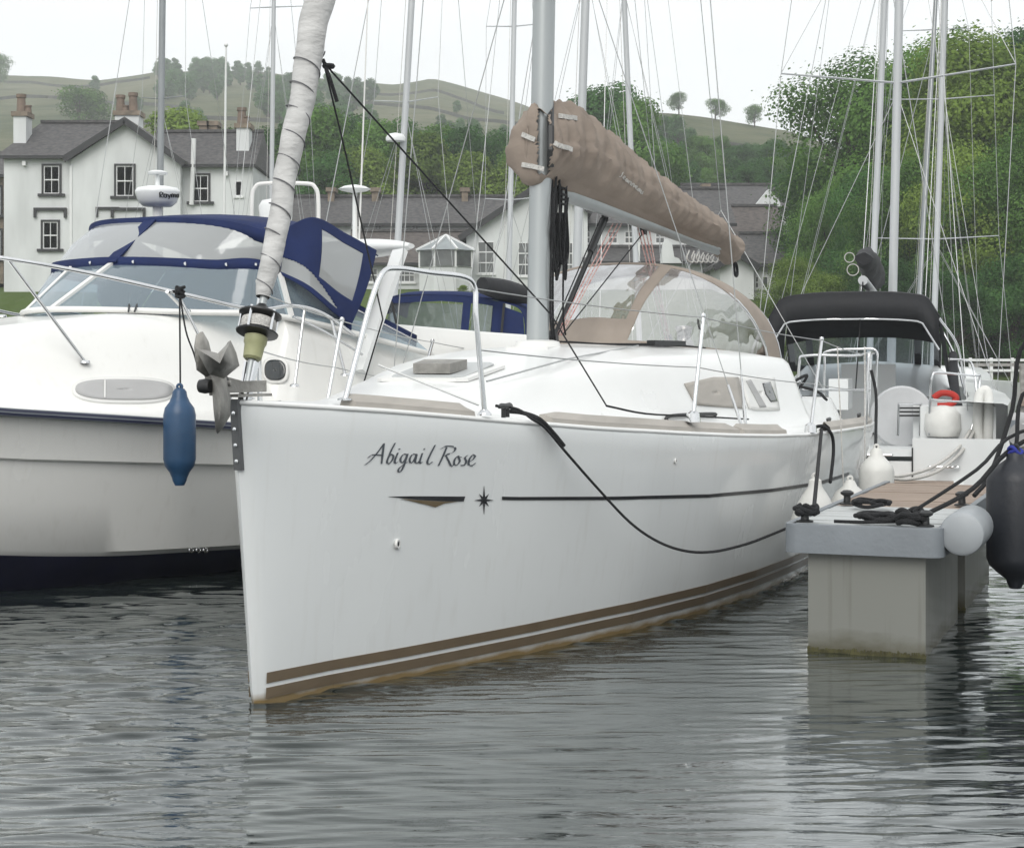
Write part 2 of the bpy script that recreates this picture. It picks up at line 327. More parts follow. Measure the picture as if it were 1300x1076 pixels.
# ------------------------------------------------------------------ water: one sheet, fine ripples near, reaching past the shore
def build_water():
    inner = np.linspace(-.345, .345, 400)
    outer = np.array([.37, .41, .47, .56, .7, .9, 1.3, 2, 4, 10, 60])
    az = np.concatenate([-outer[::-1], inner, outer])
    rows = [4.6]
    while rows[-1] < 66: rows.append(rows[-1] * 1.0027)
    Ys = np.array([-60, -30, -12, -3, 1.5, 3.6] + rows)
    sc = np.maximum(Ys, 4.6)
    X = az[None, :] * sc[:, None]; Y = np.repeat(Ys[:, None], len(az), 1)
    Z = np.zeros_like(X)
    r2 = np.random.default_rng(5)
    for i in range(64):
        lam = .075 * (8 ** (i / 63.)) * r2.uniform(.85, 1.2)
        th = r2.normal(0, .18) - .05
        k = 2 * np.pi / lam
        slope = .044 if lam < .13 else .024 if lam < .22 else .014
        slope = slope * r2.uniform(.6, 1.3)
        ph = r2.uniform(0, 6.28)
        warp = .25 * np.sin(X * .7 + i) + .2 * np.sin(Y * .5 + 2 * i)
        Z += slope / k * np.sin(k * (X * math.sin(th) + Y * math.cos(th)) + ph + warp * 3)
    patch = .55 + .45 * (np.sin(X * .9 + .6 * np.sin(Y * .8)) * np.sin(Y * .55 + .9 * np.sin(X * .6 + 1)) )
    lee = np.exp(-((X - .05 * Y) / (1.15 + .05 * (Y - 5))) ** 4) * np.clip((9.5 - Y) / 2, 0, 1)
    Z *= (.30 + 1.1 * patch) * (1 - .60 * lee) * (1 + .25 / (1 + np.exp((X + 1.3) * 5)) + .25 / (1 + np.exp((1.2 - X) * 5)))
    Z *= np.clip((Y - 3.8) / 1.2, 0, 1) * np.clip((.36 - np.abs(az)) / .02, 0, 1)[None, :]
    m, n = X.shape
    me = bpy.data.meshes.new('water')
    co = np.stack([X, Y, Z], -1).reshape(-1, 3)
    idx = np.arange(m * n).reshape(m, n)
    q = np.stack([idx[:-1, :-1], idx[:-1, 1:], idx[1:, 1:], idx[1:, :-1]], -1).reshape(-1, 4)
    me.vertices.add(len(co)); me.vertices.foreach_set('co', co.ravel())
    me.loops.add(q.size); me.loops.foreach_set('vertex_index', q.ravel())
    me.polygons.add(len(q)); me.polygons.foreach_set('loop_start', np.arange(len(q)) * 4); me.polygons.foreach_set('loop_total', np.full(len(q), 4))
    me.polygons.foreach_set('use_smooth', np.ones(len(q), bool)); me.update()
    mt, t, b = newmat('lake_water'); t.nodes.remove(b); out = t.nodes['Material Output']
    tc = t.nodes.new('ShaderNodeTexCoord'); mp = t.nodes.new('ShaderNodeMapping'); mp.inputs['Scale'].default_value = (.5, 2.3, 1)
    n1 = t.nodes.new('ShaderNodeTexNoise'); n1.inputs['Scale'].default_value = 12; n1.inputs['Detail'].default_value = 4; n1.inputs['Distortion'].default_value = .5
    t.links.new(tc.outputs['Object'], mp.inputs[0]); t.links.new(mp.outputs[0], n1.inputs[0])
    bp = t.nodes.new('ShaderNodeBump'); bp.inputs['Strength'].default_value = .10; bp.inputs['Distance'].default_value = .02; t.links.new(n1.outputs[0], bp.inputs['Height'])
    d = t.nodes.new('ShaderNodeBsdfDiffuse'); d.inputs[0].default_value = (.012, .017, .016, 1)
    g = t.nodes.new('ShaderNodeBsdfGlossy'); g.inputs['Roughness'].default_value = .02; g.inputs[0].default_value = (.97, 1, 1, 1)
    t.links.new(bp.outputs[0], g.inputs['Normal'])
    fr = t.nodes.new('ShaderNodeFresnel'); fr.inputs['IOR'].default_value = 1.55; t.links.new(bp.outputs[0], fr.inputs['Normal'])
    mr = t.nodes.new('ShaderNodeMapRange'); mr.inputs['From Max'].default_value = .36; mr.inputs['To Min'].default_value = .05; mr.inputs['To Max'].default_value = .62; mr.inputs['From Min'].default_value = .06
    t.links.new(fr.outputs[0], mr.inputs[0])
    mx = t.nodes.new('ShaderNodeMixShader'); t.links.new(mr.outputs[0], mx.inputs[0]); t.links.new(d.outputs[0], mx.inputs[1]); t.links.new(g.outputs[0], mx.inputs[2])
    t.links.new(mx.outputs[0], out.inputs['Surface'])
    me.materials.append(mt)
    o = bpy.data.objects.new('water', me); C.objects.link(o); tag(o, 'dark rippled lake water between the moored boats', 'water', kind='structure')
build_water()

# ------------------------------------------------------------------ terrain: shore bank, village shelf and fells as one height field
TY = [56, 60, 66, 74, 84, 96, 130, 190, 250, 330, 450, 600, 720]
TX = [-700, 0, 130, 200, 340, 440, 500, 548, 600, 660, 740, 800, 850, 900, 950, 1000, 1060, 1200, 2000]
TR = {  # image rows of the ground at each distance, per column
 56:  [530] * 19, 60: [492] * 19, 66: [470] * 14 + [474, 476, 478, 478, 478], 74: [442] * 14 + [442, 444, 447, 450, 450], 84: [372] * 12 + [372, 370, 380, 390, 400, 410, 410],
 96:  [362] * 12 + [362, 362, 362, 362, 365, 365, 365], 130: [290] * 14 + [292, 295, 300, 310, 320],
 190: [238, 238, 238, 238, 238, 238, 238, 238, 236, 232, 228, 222, 222, 226, 232, 240, 260, 280, 300],
 250: [200, 200, 200, 198, 196, 192, 190, 190, 196, 196, 190, 182, 182, 186, 192, 200, 225, 250, 290],
 330: [165, 165, 165, 160, 158, 160, 165, 165, 168, 168, 160, 146, 149, 154, 161, 168, 190, 225, 280],
 450: [128, 128, 128, 122, 122, 130, 135, 132, 140, 150, 168, 172, 174, 176, 180, 190, 205, 235, 280],
 600: [99, 96, 101, 90, 91, 104, 108, 99, 113, 131, 165, 172, 174, 178, 182, 192, 210, 240, 285],
 720: [115, 112, 116, 110, 110, 120, 124, 120, 130, 150, 180, 190, 195, 200, 205, 215, 230, 260, 300]}
TMAT = np.array([TR[y] for y in TY], float)
def ground(X, Y):
    xp = HX + F * X / Y
    col = np.array([np.interp(xp, TX, r) for r in TMAT])
    row = np.interp(Y, TY, col)
    n = mnoise.noise(Vector((X * .02, Y * .02, 3))) * 1.6 + mnoise.noise(Vector((X * .07, Y * .07, 8))) * .5
    k = min(1, max(0, (Y - 120) / 200))
    return EYE + (HY - row) * Y / F + n * k
def build_terrain():
    az = np.concatenate([np.linspace(-1.2, -.36, 14)[:-1], np.linspace(-.36, .36, 170), np.linspace(.36, 1.2, 14)[1:]])
    Ys = np.concatenate([np.linspace(56, 100, 34), np.linspace(102, 340, 84), np.linspace(345, 720, 74)])
    P = [[(a * y, y, ground(a * y, y)) for a in az] for y in Ys]
    m, t, b = newmat('fell_grass'); b.inputs['Roughness'].default_value = .95; b.inputs['Specular IOR Level'].default_value = .1
    tc = t.nodes.new('ShaderNodeTexCoord')
    def nz(s, d): n = t.nodes.new('ShaderNodeTexNoise'); n.inputs['Scale'].default_value = s; n.inputs['Detail'].default_value = d; t.links.new(tc.outputs['Object'], n.inputs[0]); return n
    a = nz(.012, 6); c = nz(.11, 6)
    ad = t.nodes.new('ShaderNodeMath'); ad.operation = 'MULTIPLY_ADD'; ad.inputs[1].default_value = .6; t.links.new(c.outputs[0], ad.inputs[0])
    sc = t.nodes.new('ShaderNodeMath'); sc.operation = 'MULTIPLY'; sc.inputs[1].default_value = .75; t.links.new(a.outputs[0], sc.inputs[0]); t.links.new(sc.outputs[0], ad.inputs[2])
    r = t.nodes.new('ShaderNodeValToRGB'); e = r.color_ramp.elements
    e[0].position = .5; e[0].color = (.045, .062, .026, 1); e[1].position = .85; e[1].color = (.135, .132, .082, 1)
    k = e.new(.62); k.color = (.08, .09, .044, 1); k = e.new(.74); k.color = (.108, .112, .062, 1)
    t.links.new(ad.outputs[0], r.inputs[0])
    # the low shelf by the lake is mown green grass
    sx = t.nodes.new('ShaderNodeSeparateXYZ'); t.links.new(tc.outputs['Object'], sx.inputs[0])
    mr = t.nodes.new('ShaderNodeMapRange'); mr.inputs['From Min'].default_value = 110; mr.inputs['From Max'].default_value = 190; t.links.new(sx.outputs['Y'], mr.inputs[0])
    mx = t.nodes.new('ShaderNodeMix'); mx.data_type = 'RGBA'; mx.inputs[6].default_value = (.07, .105, .028, 1); t.links.new(mr.outputs[0], mx.inputs['Factor']); t.links.new(r.outputs[0], mx.inputs[7])
    t.links.new(mx.outputs[2], b.inputs['Base Color'])
    bp = t.nodes.new('ShaderNodeBump'); bp.inputs['Strength'].default_value = .7; bp.inputs['Distance'].default_value = 1.5
    n3 = nz(.35, 6); t.links.new(n3.outputs[0], bp.inputs['Height']); t.links.new(bp.outputs[0], b.inputs['Normal'])
    o = MB().grid(P).build('hillside_terrain', m, shade=60, fix=False)
    tag(o, 'grassy lake shore rising to tan fells behind the village', 'hillside', kind='structure')
build_terrain()

# dry stone walls over the fell
def stone_wall(pts, label):
    P = []
    for (x0, y0), (x1, y1) in zip(pts[:-1], pts[1:]):
        for k in range(10):
            P.append((x0 + (x1 - x0) * k / 10, y0 + (y1 - y0) * k / 10))
    P.append(pts[-1])
    mb = MB(); rowsv = []
    for a, y in P:
        X = (a - HX) / F * y; z = ground(X, y)
        rowsv.append([(X, y - .4, z - .6), (X, y - .3, z + .75), (X, y + .3, z + .75), (X, y + .4, z - .6)])
    mb.grid(rowsv)
    tag(mb.build('dry_stone_wall', M['drystone']), label, 'stone wall', 'dry stone walls on the fell')
stone_wall([(-20, 440), (60, 455), (150, 430), (230, 410)], 'dry stone wall crossing the tan fell above the white gabled house')
stone_wall([(0, 560), (100, 540), (190, 560)], 'thin dry stone wall just under the skyline of the fell')
stone_wall([(180, 330), (260, 350), (340, 345), (400, 330)], 'dry stone wall below the dark plantation on the fell')
stone_wall([(440, 450), (520, 430), (600, 400), (660, 380)], 'dry stone wall running under the pointed hilltop')
stone_wall([(450, 540), (540, 520), (640, 480)], 'higher dry stone wall slanting below the pointed hilltop')
stone_wall([(820, 270), (900, 262), (1000, 258)], 'dry stone wall at the foot of the tan pasture')

# ------------------------------------------------------------------ trees
def crown_mesh(name, seed, H, Wd, nleaf, leaf, nblob, base=.28, spread=1.0, tall=1.0):
    r = np.random.default_rng(seed)
    pts = []; nor = []
    B = []
    for i in range(nblob):
        h = r.uniform(0, 1) ** .8
        rad = Wd * .5 * math.sqrt(max(.05, 1 - (2 * (h - .42)) ** 2 * .8)) * spread
        a = r.uniform(0, 6.283); q = rad * math.sqrt(r.uniform(.05, 1)) * .75
        B.append((q * math.cos(a), q * math.sin(a), H * (base + .06 + (1 - base - .13) * h), Wd * r.uniform(.13, .24)))
    wts = np.array([b[3] ** 2 for b in B]); wts /= wts.sum()
    ids = r.choice(len(B), nleaf, p=wts)
    Bv = np.array(B)[ids]
    d = r.normal(size=(nleaf, 3)); d /= np.linalg.norm(d, axis=1)[:, None]
    rr = r.uniform(.25, 1, nleaf) ** .4 * (1 + .25 * r.normal(size=nleaf) * (r.uniform(size=nleaf) < .25))
    c = Bv[:, :3] + d * (Bv[:, 3] * rr)[:, None] * np.array([1, 1, .8 * tall])
    nrm = d * 1.5 + r.normal(size=(nleaf, 3)) * .5 + np.array([0, 0, .35]); nrm /= np.linalg.norm(nrm, axis=1)[:, None]
    t1 = np.cross(nrm, r.normal(size=(nleaf, 3))); t1 /= np.linalg.norm(t1, axis=1)[:, None]
    t2 = np.cross(nrm, t1)
    s = leaf * r.uniform(.6, 1.35, nleaf)[:, None]
    co = np.stack([c - t1 * s * .5, c + t2 * s * .36 + nrm * s * .08, c + t1 * s * .55, c - t2 * s * .36 + nrm * s * .08], 1).reshape(-1, 3)
    me = bpy.data.meshes.new(name); me.vertices.add(len(co)); me.vertices.foreach_set('co', co.ravel())
    me.loops.add(nleaf * 4); me.loops.foreach_set('vertex_index', np.arange(nleaf * 4))
    me.polygons.add(nleaf); me.polygons.foreach_set('loop_start', np.arange(nleaf) * 4); me.polygons.foreach_set('loop_total', np.full(nleaf, 4)); me.update()
    return me, B
def tree_proto(seed, H, Wd, nleaf, leaf, nblob, mt, base=.28, tall=1.0):
    root = thing('tree', 'tree', 'tree')
    me, B = crown_mesh('crown', seed, H, Wd, nleaf, leaf, nblob, base, tall=tall); me.materials.append(M[mt])
    cr = bpy.data.objects.new('crown', me); C.objects.link(cr); cr.parent = root
    mb = MB(); top = H * .75; rt = H * .022 + .06
    tr = [Vector((math.sin(z * .5 + seed) * .02 * H * z / 4, math.cos(z * .7 + seed) * .015 * H * z / 4, (z / 4) * top - .8 * (z == 0))) for z in range(5)]
    mb.tube(tr, [rt * 1.3, rt, rt * .75, rt * .5, rt * .15], 7)
    for b in B[:10]:
        p = Vector(b[:3]); f0 = min(.8, max(.3, p.z / H * .6)); q = tr[1].lerp(tr[3], (f0 - .3) / .5)
        mb.tube([q, q.lerp(p, .5) + Vector((0, 0, .05 * H)), p], [rt * .45, rt * .28, rt * .08], 5)
    mb.build('trunk', M['bark'], root, shade=60)
    return root
PROTO = {
 'bigA': tree_proto(1, 13, 10, 62000, .15, 40, 'leafA', .12), 'bigB': tree_proto(2, 13, 9, 56000, .15, 36, 'leafB', .12), 'bigC': tree_proto(3, 12, 9, 56000, .15, 36, 'leafC', .10),
 'airy': tree_proto(14, 13, 8.5, 17000, .16, 34, 'leafA', .25),
 'rowA': tree_proto(4, 11, 8, 22000, .22, 28, 'leafA', .1), 'rowB': tree_proto(5, 11, 8, 22000, .22, 28, 'leafB', .1), 'rowC': tree_proto(6, 9, 7, 18000, .22, 26, 'leafC', .08),
 'farA': tree_proto(7, 8, 8, 4200, .42, 18, 'leafB', .15), 'farB': tree_proto(8, 8, 6, 3600, .42, 16, 'leafB', .1), 'lone': tree_proto(9, 8, 8.5, 5200, .32, 20, 'leafA', .28)}
USED = set()
def plant(kind, x, Y, top, label, group=None, wide=1.0, name='tree', cat='tree', row=None):
    """tree with its foot on the ground at column x, distance Y, and its top at image row `top`."""
    X = (x - HX) * Y / F; z = ground(X, Y)
    if row is not None: z = EYE + (HY - row) * Y / F
    h = EYE + (HY - top) * Y / F - z
    p = PROTO[kind]
    if kind in USED: o = copy_tree(p)
    else: o = p; USED.add(kind)
    o.name = name
    base = {'bigA': 13, 'bigB': 13, 'bigC': 12, 'airy': 13, 'rowA': 11, 'rowB': 11, 'rowC': 9, 'farA': 8, 'farB': 8, 'lone': 8}[kind]
    s = h / base
    o.location = (X, Y, z); o.scale = (s * wide, s * wide, s); o.rotation_euler = (0, 0, random.uniform(0, 6.28))
    tag(o, label, cat, group)
    return o
gR = 'tall broadleaf trees on the shore behind the black-hooded yacht'
for k, x, Y, tp, wd, lb in [
    ('airy', 1082, 84, 66, 1.15, 'airy tree with sky showing through its top, beside the twin pale masts'),
    ('bigA', 1190, 80, 52, 1.1, 'tall mid green tree rising behind the right-hand pale mast'),
    ('bigC', 1245, 74, 50, 1.0, 'tall yellowish green tree at the right edge of the shore wood'),
    ('bigB', 1300, 88, 36, 1.0, 'tallest dark tree standing behind the yellowish one'),
    ('bigB', 1140, 94, 100, 1.2, 'dark tree filling the gap behind the airy tree')]:
    plant(k, x, Y, tp, lb, gR, wd)
for k, x, Y, tp, wd in [('bigB', 1030, 88, 200, 1.0), ('bigA', 1060, 78, 235, .9), ('bigB', 1110, 74, 215, 1.0), ('bigA', 1165, 70, 200, 1.0), ('bigC', 1215, 68, 190, .9), ('bigA', 1262, 67, 200, 1.0), ('bigB', 1310, 72, 150, 1.1), ('bigA', 1350, 68, 130, 1.0), ('bigB', 1240, 86, 130, 1.1), ('bigB', 1180, 84, 160, 1.1), ('bigB', 1100, 90, 160, 1.0)]:
    plant(k, x, Y, tp, 'leafy green tree crowded into the shore wood behind the masts', 'understorey of the shore wood', wd)
for k, x, Y, tp, wd in [('bigC', 1010, 70, 330, 1.2), ('bigC', 1050, 66, 350, 1.2), ('bigB', 1130, 65, 330, 1.4), ('bigB', 1205, 65, 345, 1.4), ('bigB', 1285, 66, 320, 1.4)]:
    plant(k, x, Y, tp, 'rounded bush at the foot of the shore wood', 'bushes along the shore', wd, 'bush', 'bush')
plant('rowC', 588, 84, 362, 'small round bush before the turret bay', None, 2.2, 'bush', 'bush')
# wood behind the long slate-roofed building
for i, (k, x, tp, Y) in enumerate([('rowB', 250, 150, 122), ('rowC', 225, 142, 116), ('rowB', 385, 150, 122), ('rowA', 410, 138, 116), ('rowB', 445, 145, 124), ('rowA', 480, 155, 118), ('rowB', 505, 150, 126), ('rowC', 540, 172, 116), ('rowA', 560, 160, 124), ('rowB', 590, 158, 120), ('rowC', 600, 196, 112), ('rowB', 630, 165, 124), ('rowA', 665, 185, 118), ('rowB', 700, 190, 122), ('rowB', 348, 160, 118), ('rowA', 300, 165, 124), ('rowC', 460, 190, 112), ('rowB', 425, 190, 112), ('rowC', 655, 205, 112)]):
    plant(k, x, Y, tp, 'leafy tree in the wood behind the long slate-roofed building', 'wood behind the long slate roof', 1.15)
plant('rowB', 775, 128, 104, 'dark round-topped tree standing over the taupe sail cover', None, 1.25)
plant('rowA', 815, 120, 128, 'mid green tree with lower crown beside the dark round-topped one', None, 1.0)
for i in range(26):
    x = 830 + (i % 13) * 17 + random.uniform(-5, 5); Y = 150 + (i // 13) * 32 + random.uniform(-8, 8)
    plant(random.choice(['rowA', 'rowB']), x, Y, (205 if i < 13 else 180) + random.uniform(-8, 12), 'tree in the belt below the tan pasture', 'tree belt below the pasture', 1.1)
for x, Y, tp, lb in [(862, 325, 118, 'lone tree on the pasture skyline, smaller of the two round ones'), (908, 322, 126, 'dense dark round tree on the pasture skyline'), (958, 318, 134, 'spindly lone tree on the pasture skyline next to the airy tree')]:
    plant('lone', x, Y, tp, lb, 'lone trees on the pasture skyline', 1.0 if x != 908 else 1.25)
plant('lone', 101, 300, 112, 'large hazy tree alone on the fell above the white house', None, 1.35)
plant('lone', -4, 520, 70, 'single tree breaking the skyline at the end of the fell', None, 1.0)
for x, Y in [(150, 420), (176, 405), (120, 520), (235, 330), (250, 300), (580, 420), (560, 330), (585, 300), (600, 290), (572, 285), (640, 300), (860, 240), (845, 245), (878, 238)]:
    plant('farA', x, Y, HY - (ground((x - HX) * Y / F, Y) - EYE + random.uniform(2.5, 4.5)) * F / Y, 'small bushy tree dotted on the open fell', 'trees dotted on the fell')
for i in range(64):
    x = random.uniform(200, 345); Y = random.uniform(430, 590)
    plant('farB' if i % 2 else 'farA', x, Y, HY - (ground((x - HX) * Y / F, Y) - EYE + random.uniform(4, 6.5)) * F / Y, 'dark tree in the plantation on the fell top', 'plantation on the fell top')
for i in range(40):
    x = random.uniform(330, 480); Y = random.uniform(300, 520)
    plant('farB' if i % 2 else 'farA', x, Y, HY - (ground((x - HX) * Y / F, Y) - EYE + random.uniform(4, 6.5)) * F / Y, 'hazy tree in the hanging wood on the slope', 'hanging wood on the slope')

# ------------------------------------------------------------------ buildings
def pane_window(root, x0, y0, x1, y1, Y, surround=True, cols=2, rowsn=2, hood=False, trim='whitetrim', sill=True):
    a, b = at(x0, y1, Y), at(x1, y0, Y); X0, X1, Z0, Z1 = a.x, b.x, a.z, b.z
    t = .10
    mb = MB()
    if surround:
        mb.span((X0, Y - .05, Z0), (X0 + t, Y + .1, Z1)).span((X1 - t, Y - .05, Z0), (X1, Y + .1, Z1)).span((X0 + t, Y - .05, Z1 - t), (X1 - t, Y + .1, Z1))
        if sill: mb.span((X0 - .18, Y - .12, Z0 - .14), (X1 + .18, Y + .1, Z0))
    else:
        t = .02; mb.span((X0 - .05, Y - .06, Z0 - .1), (X1 + .05, Y + .05, Z0))
    if hood:
        mb.span((X0 - .35, Y - .12, Z1 + .45), (X1 + .35, Y, Z1 + .6)).span((X0 - .35, Y - .12, Z1 + .1), (X0 - .22, Y, Z1 + .45)).span((X1 + .22, Y - .12, Z1 + .1), (X1 + .35, Y, Z1 + .45))
    win = mb.build('window', M['blacktrim' if surround else trim], root, world=True)
    f = MB(); e = .05; xa, xb, za, zb = X0 + t, X1 - t, Z0, Z1 - t
    f.span((xa, Y - .01, za), (xa + e, Y + .06, zb)).span((xb - e, Y - .01, za), (xb, Y + .06, zb)).span((xa + e, Y - .01, zb - e), (xb - e, Y + .06, zb)).span((xa + e, Y - .01, za), (xb - e, Y + .06, za + e))
    for i in range(1, cols): X = xa + (xb - xa) * i / cols; f.span((X - .016, Y - .005, za + e), (X + .016, Y + .05, zb - e))
    for j in range(1, rowsn): Z = za + (zb - za) * j / rowsn; f.span((xa + e, Y - .008, Z - .03), (xb - e, Y + .055, Z + .03))
    f.build('sash', M[trim], win, world=False) if False else f.build('sash', M[trim], win)
    # the sash was made in world coordinates: shift it into the house frame
    for o in win.children:
        o.data.transform(W2L[root.name])
    for i in range(cols):
        for j in range(rowsn):
            p = MB().span((xa + (xb - xa) * i / cols, Y + .03, za + (zb - za) * j / rowsn), (xa + (xb - xa) * (i + 1) / cols - .004, Y + .045, za + (zb - za) * (j + 1) / rowsn - .004)).build('pane', M['houseglass'], win)
            p.data.transform(W2L[root.name])
    return win
def gable_roof(mb, pts_front, dy, t=.18):
    """sloping slab from a front polyline (X,Z pairs) pushed back by dy"""
    for (xa, ya, za), (xb, yb, zb) in zip(pts_front[:-1], pts_front[1:]):
        mb.add([(xa, ya, za), (xb, yb, zb), (xb, yb + dy, zb), (xa, ya + dy, za), (xa, ya, za + t), (xb, yb, zb + t), (xb, yb + dy, zb + t), (xa, ya + dy, za + t)], [(0, 1, 2, 3), (7, 6, 5, 4), (0, 4, 5, 1), (1, 5, 6, 2), (2, 6, 7, 3), (3, 7, 4, 0)])
def slope_roof(root, name, x0, x1, ye, yr, Ye, dpt, m='slate', t=.15, hip=(0, 0)):
    """roof plane: eave at row ye on distance Ye, ridge at row yr on Ye+dpt, and a matching back slope"""
    a, b = at(x0, ye, Ye), at(x1, ye, Ye); c = at(x1, yr, Ye + dpt); d = at(x0, yr, Ye + dpt)
    k = a.x; l = b.x; zr = d.z
    mb = MB()
    mb.add([(k, Ye, a.z), (l, Ye, a.z), (l - hip[1], Ye + dpt, zr), (k + hip[0], Ye + dpt, zr), (k, Ye + 2 * dpt, a.z), (l, Ye + 2 * dpt, a.z)], [(0, 1, 2, 3), (3, 2, 5, 4), (0, 3, 4), (1, 5, 2), (0, 4, 5, 1)])
    r = mb.build(name, M[m], root, world=True)
    g = MB().span((k - .02, Ye - .1, a.z - .14), (l + .02, Ye + .02, a.z + .02)).build('gutter', M['blacktrim'], r); g.data.transform(W2L[root.name])
    c_ = MB().bar((k + hip[0], Ye + dpt, zr + .06), (l - hip[1], Ye + dpt, zr + .06), .3, .14).build('ridge', M['slate'], r); c_.data.transform(W2L[root.name])
    return r
def chimney(root, x0, x1, y0, y1, Y, pots, m='render', dpt=1.1):
    a, b = at(x0, y1, Y), at(x1, y0, Y)
    c = MB().span((a.x, Y, a.z - .8), (b.x, Y + dpt, b.z)).build('chimney', M[m], root, world=True)
    k = MB().span((a.x - .1, Y - .1, b.z - .02), (b.x + .1, Y + dpt + .1, b.z + .22)).build('chimney_cap', M['stone'], c); k.data.transform(W2L[root.name])
    for px, w_, top in pots:
        p = at(px, top, Y + .5); h = p.z - b.z - .2
        q = MB().lathe([(w_ * .6, 0), (w_ * .5, h * .8), (w_ * .62, h * .82), (w_ * .62, h)], (p.x, Y + .5, b.z + .2), 10).build('chimney_pot', M['pot'], c, shade=40); q.data.transform(W2L[root.name])
    return c
def wall_box(root, x0, x1, ytop, Y, dpt, ybot=396, m='render', name='wall'):
    a, b = at(x0, ybot, Y), at(x1, ytop, Y)
    return MB().span((a.x, Y, a.z), (b.x, Y + dpt, b.z)).build(name, M[m], root, world=True)
def gable_wall(root, pts, Y, dpt, m='render', name='gable_wall'):
    return MB().prism([at(x, y, Y) for x, y in pts], (0, dpt, 0)).build(name, M[m], root, world=True)
def barge(root, pts, Y, dpt, roofm='slate', th=.3, over=.35):
    """roof of a front gable: two slabs following the rows in pts, with dark barge boards"""
    P = [at(x, y, Y) for x, y in pts]; mb = MB()
    gable_roof(mb, [(p.x, Y - over, p.z) for p in P], dpt)
    r = mb.build('roof', M[roofm], root, world=True)
    for i in range(len(P) - 1):
        q = MB().bar((P[i].x, Y - over - .06, P[i].z - .02), (P[i + 1].x, Y - over - .06, P[i + 1].z - .02), .1, th).build('barge_board', M['blacktrim'], r); q.data.transform(W2L[root.name])

YH = 86.
hs = thing('house', 'white rendered two-storey house with central gable and tall chimneys', 'house', (at(160, 0, YH).x, YH, 6))
wall_box(hs, 5, 90, 199, YH, 7)
gable_wall(hs, [(90, 396), (229, 396), (229, 207), (160, 157), (90, 203)], YH - .5, 7.4)
wall_box(hs, 229, 321, 211, YH + .2, 6.6)
slope_roof(hs, 'roof', -6, 140, 198, 156, YH - .3, 4, hip=(1.2, 0))
slope_roof(hs, 'roof', 180, 324, 209, 168, YH - .1, 3.6, hip=(0, .1))
barge(hs, [(83, 203), (160, 154), (236, 209)], YH - .5, 5)
for a in [(53, 208, 78, 246), (145, 208, 172, 249), (242, 220, 267, 256)]: pane_window(hs, *a, YH - (.5 if a[0] == 145 else 0 if a[0] < 100 else -.2) - .03)
pane_window(hs, 52, 279, 76, 316, YH - .03, hood=True); pane_window(hs, 150, 279, 176, 316, YH - .53, hood=True)
pane_window(hs, 298, 229, 308, 249, YH + .17, False, 1, 1)
MB().span(at(151, 266, YH - .62), at(122, 263, YH - .5)).span(at(124, 275, YH - .62), at(122, 266, YH - .5)).build('hood_mould', M['blacktrim'], hs, world=True)
chimney(hs, 17, 33, 147, 166, YH + 1.2, [(27, .42, 120), (36, .3, 134)])
chimney(hs, 146, 176, 146, 158, YH + 4.2, [(153, .42, 121), (159, .36, 134), (169, .42, 118)])
chimney(hs, 300, 316, 162, 182, YH + 1.4, [(307, .42, 137), (312, .34, 148)])
for x in (258, 270): chimney(hs, x - 5, x + 5, 159, 168, YH + 5, [(x, .3, 157)], 'stone')
MB().tube([at(246, 176, YH - .1), at(245, 212, YH - .1), at(243, 260, YH)], .12, 8).build('downpipe', M['whitetrim'], hs, world=True)
for x, y, Yl in ((31, 206, YH), (287, 219, YH + .2)):
    MB().span(at(x - 3, y + 4, Yl - .25), at(x + 3, y - 1, Yl)).build('wall_lamp', M['whitetrim'], hs, world=True)
MB().bar(at(90, 210, YH - .53), at(90, 350, YH - .53), .12, .06, (0, 1, 0)).build('corner_trim', M['whitetrim'], hs, world=True)

lb = thing('long_building', 'long low building with two tiers of slate roof and glazed turret bay', 'building', (at(520, 0, 92).x, 92, 6))
wall_box(lb, 322, 640, 284, 95, 4); slope_roof(lb, 'roof', 322, 650, 284, 250, 94.7, 3.4)
wall_box(lb, 440, 606, 334, 90, 5); slope_roof(lb, 'lower_roof', 436, 610, 334, 294, 89.6, 4.4, 'slatebrown')
for x in (398, 420, 460, 480, 527, 551): pane_window(lb, x - 5, 285, x + 5, 292, 94.95, False, 2, 1)
pane_window(lb, 500, 340, 527, 358, 89.95, False, 4, 2); pane_window(lb, 455, 340, 480, 358, 89.95, False, 4, 2)
for x in (420, 476, 590): chimney(lb, x - 4, x + 4, 243, 252, 97.5, [(x, .3, 239)], 'stone')
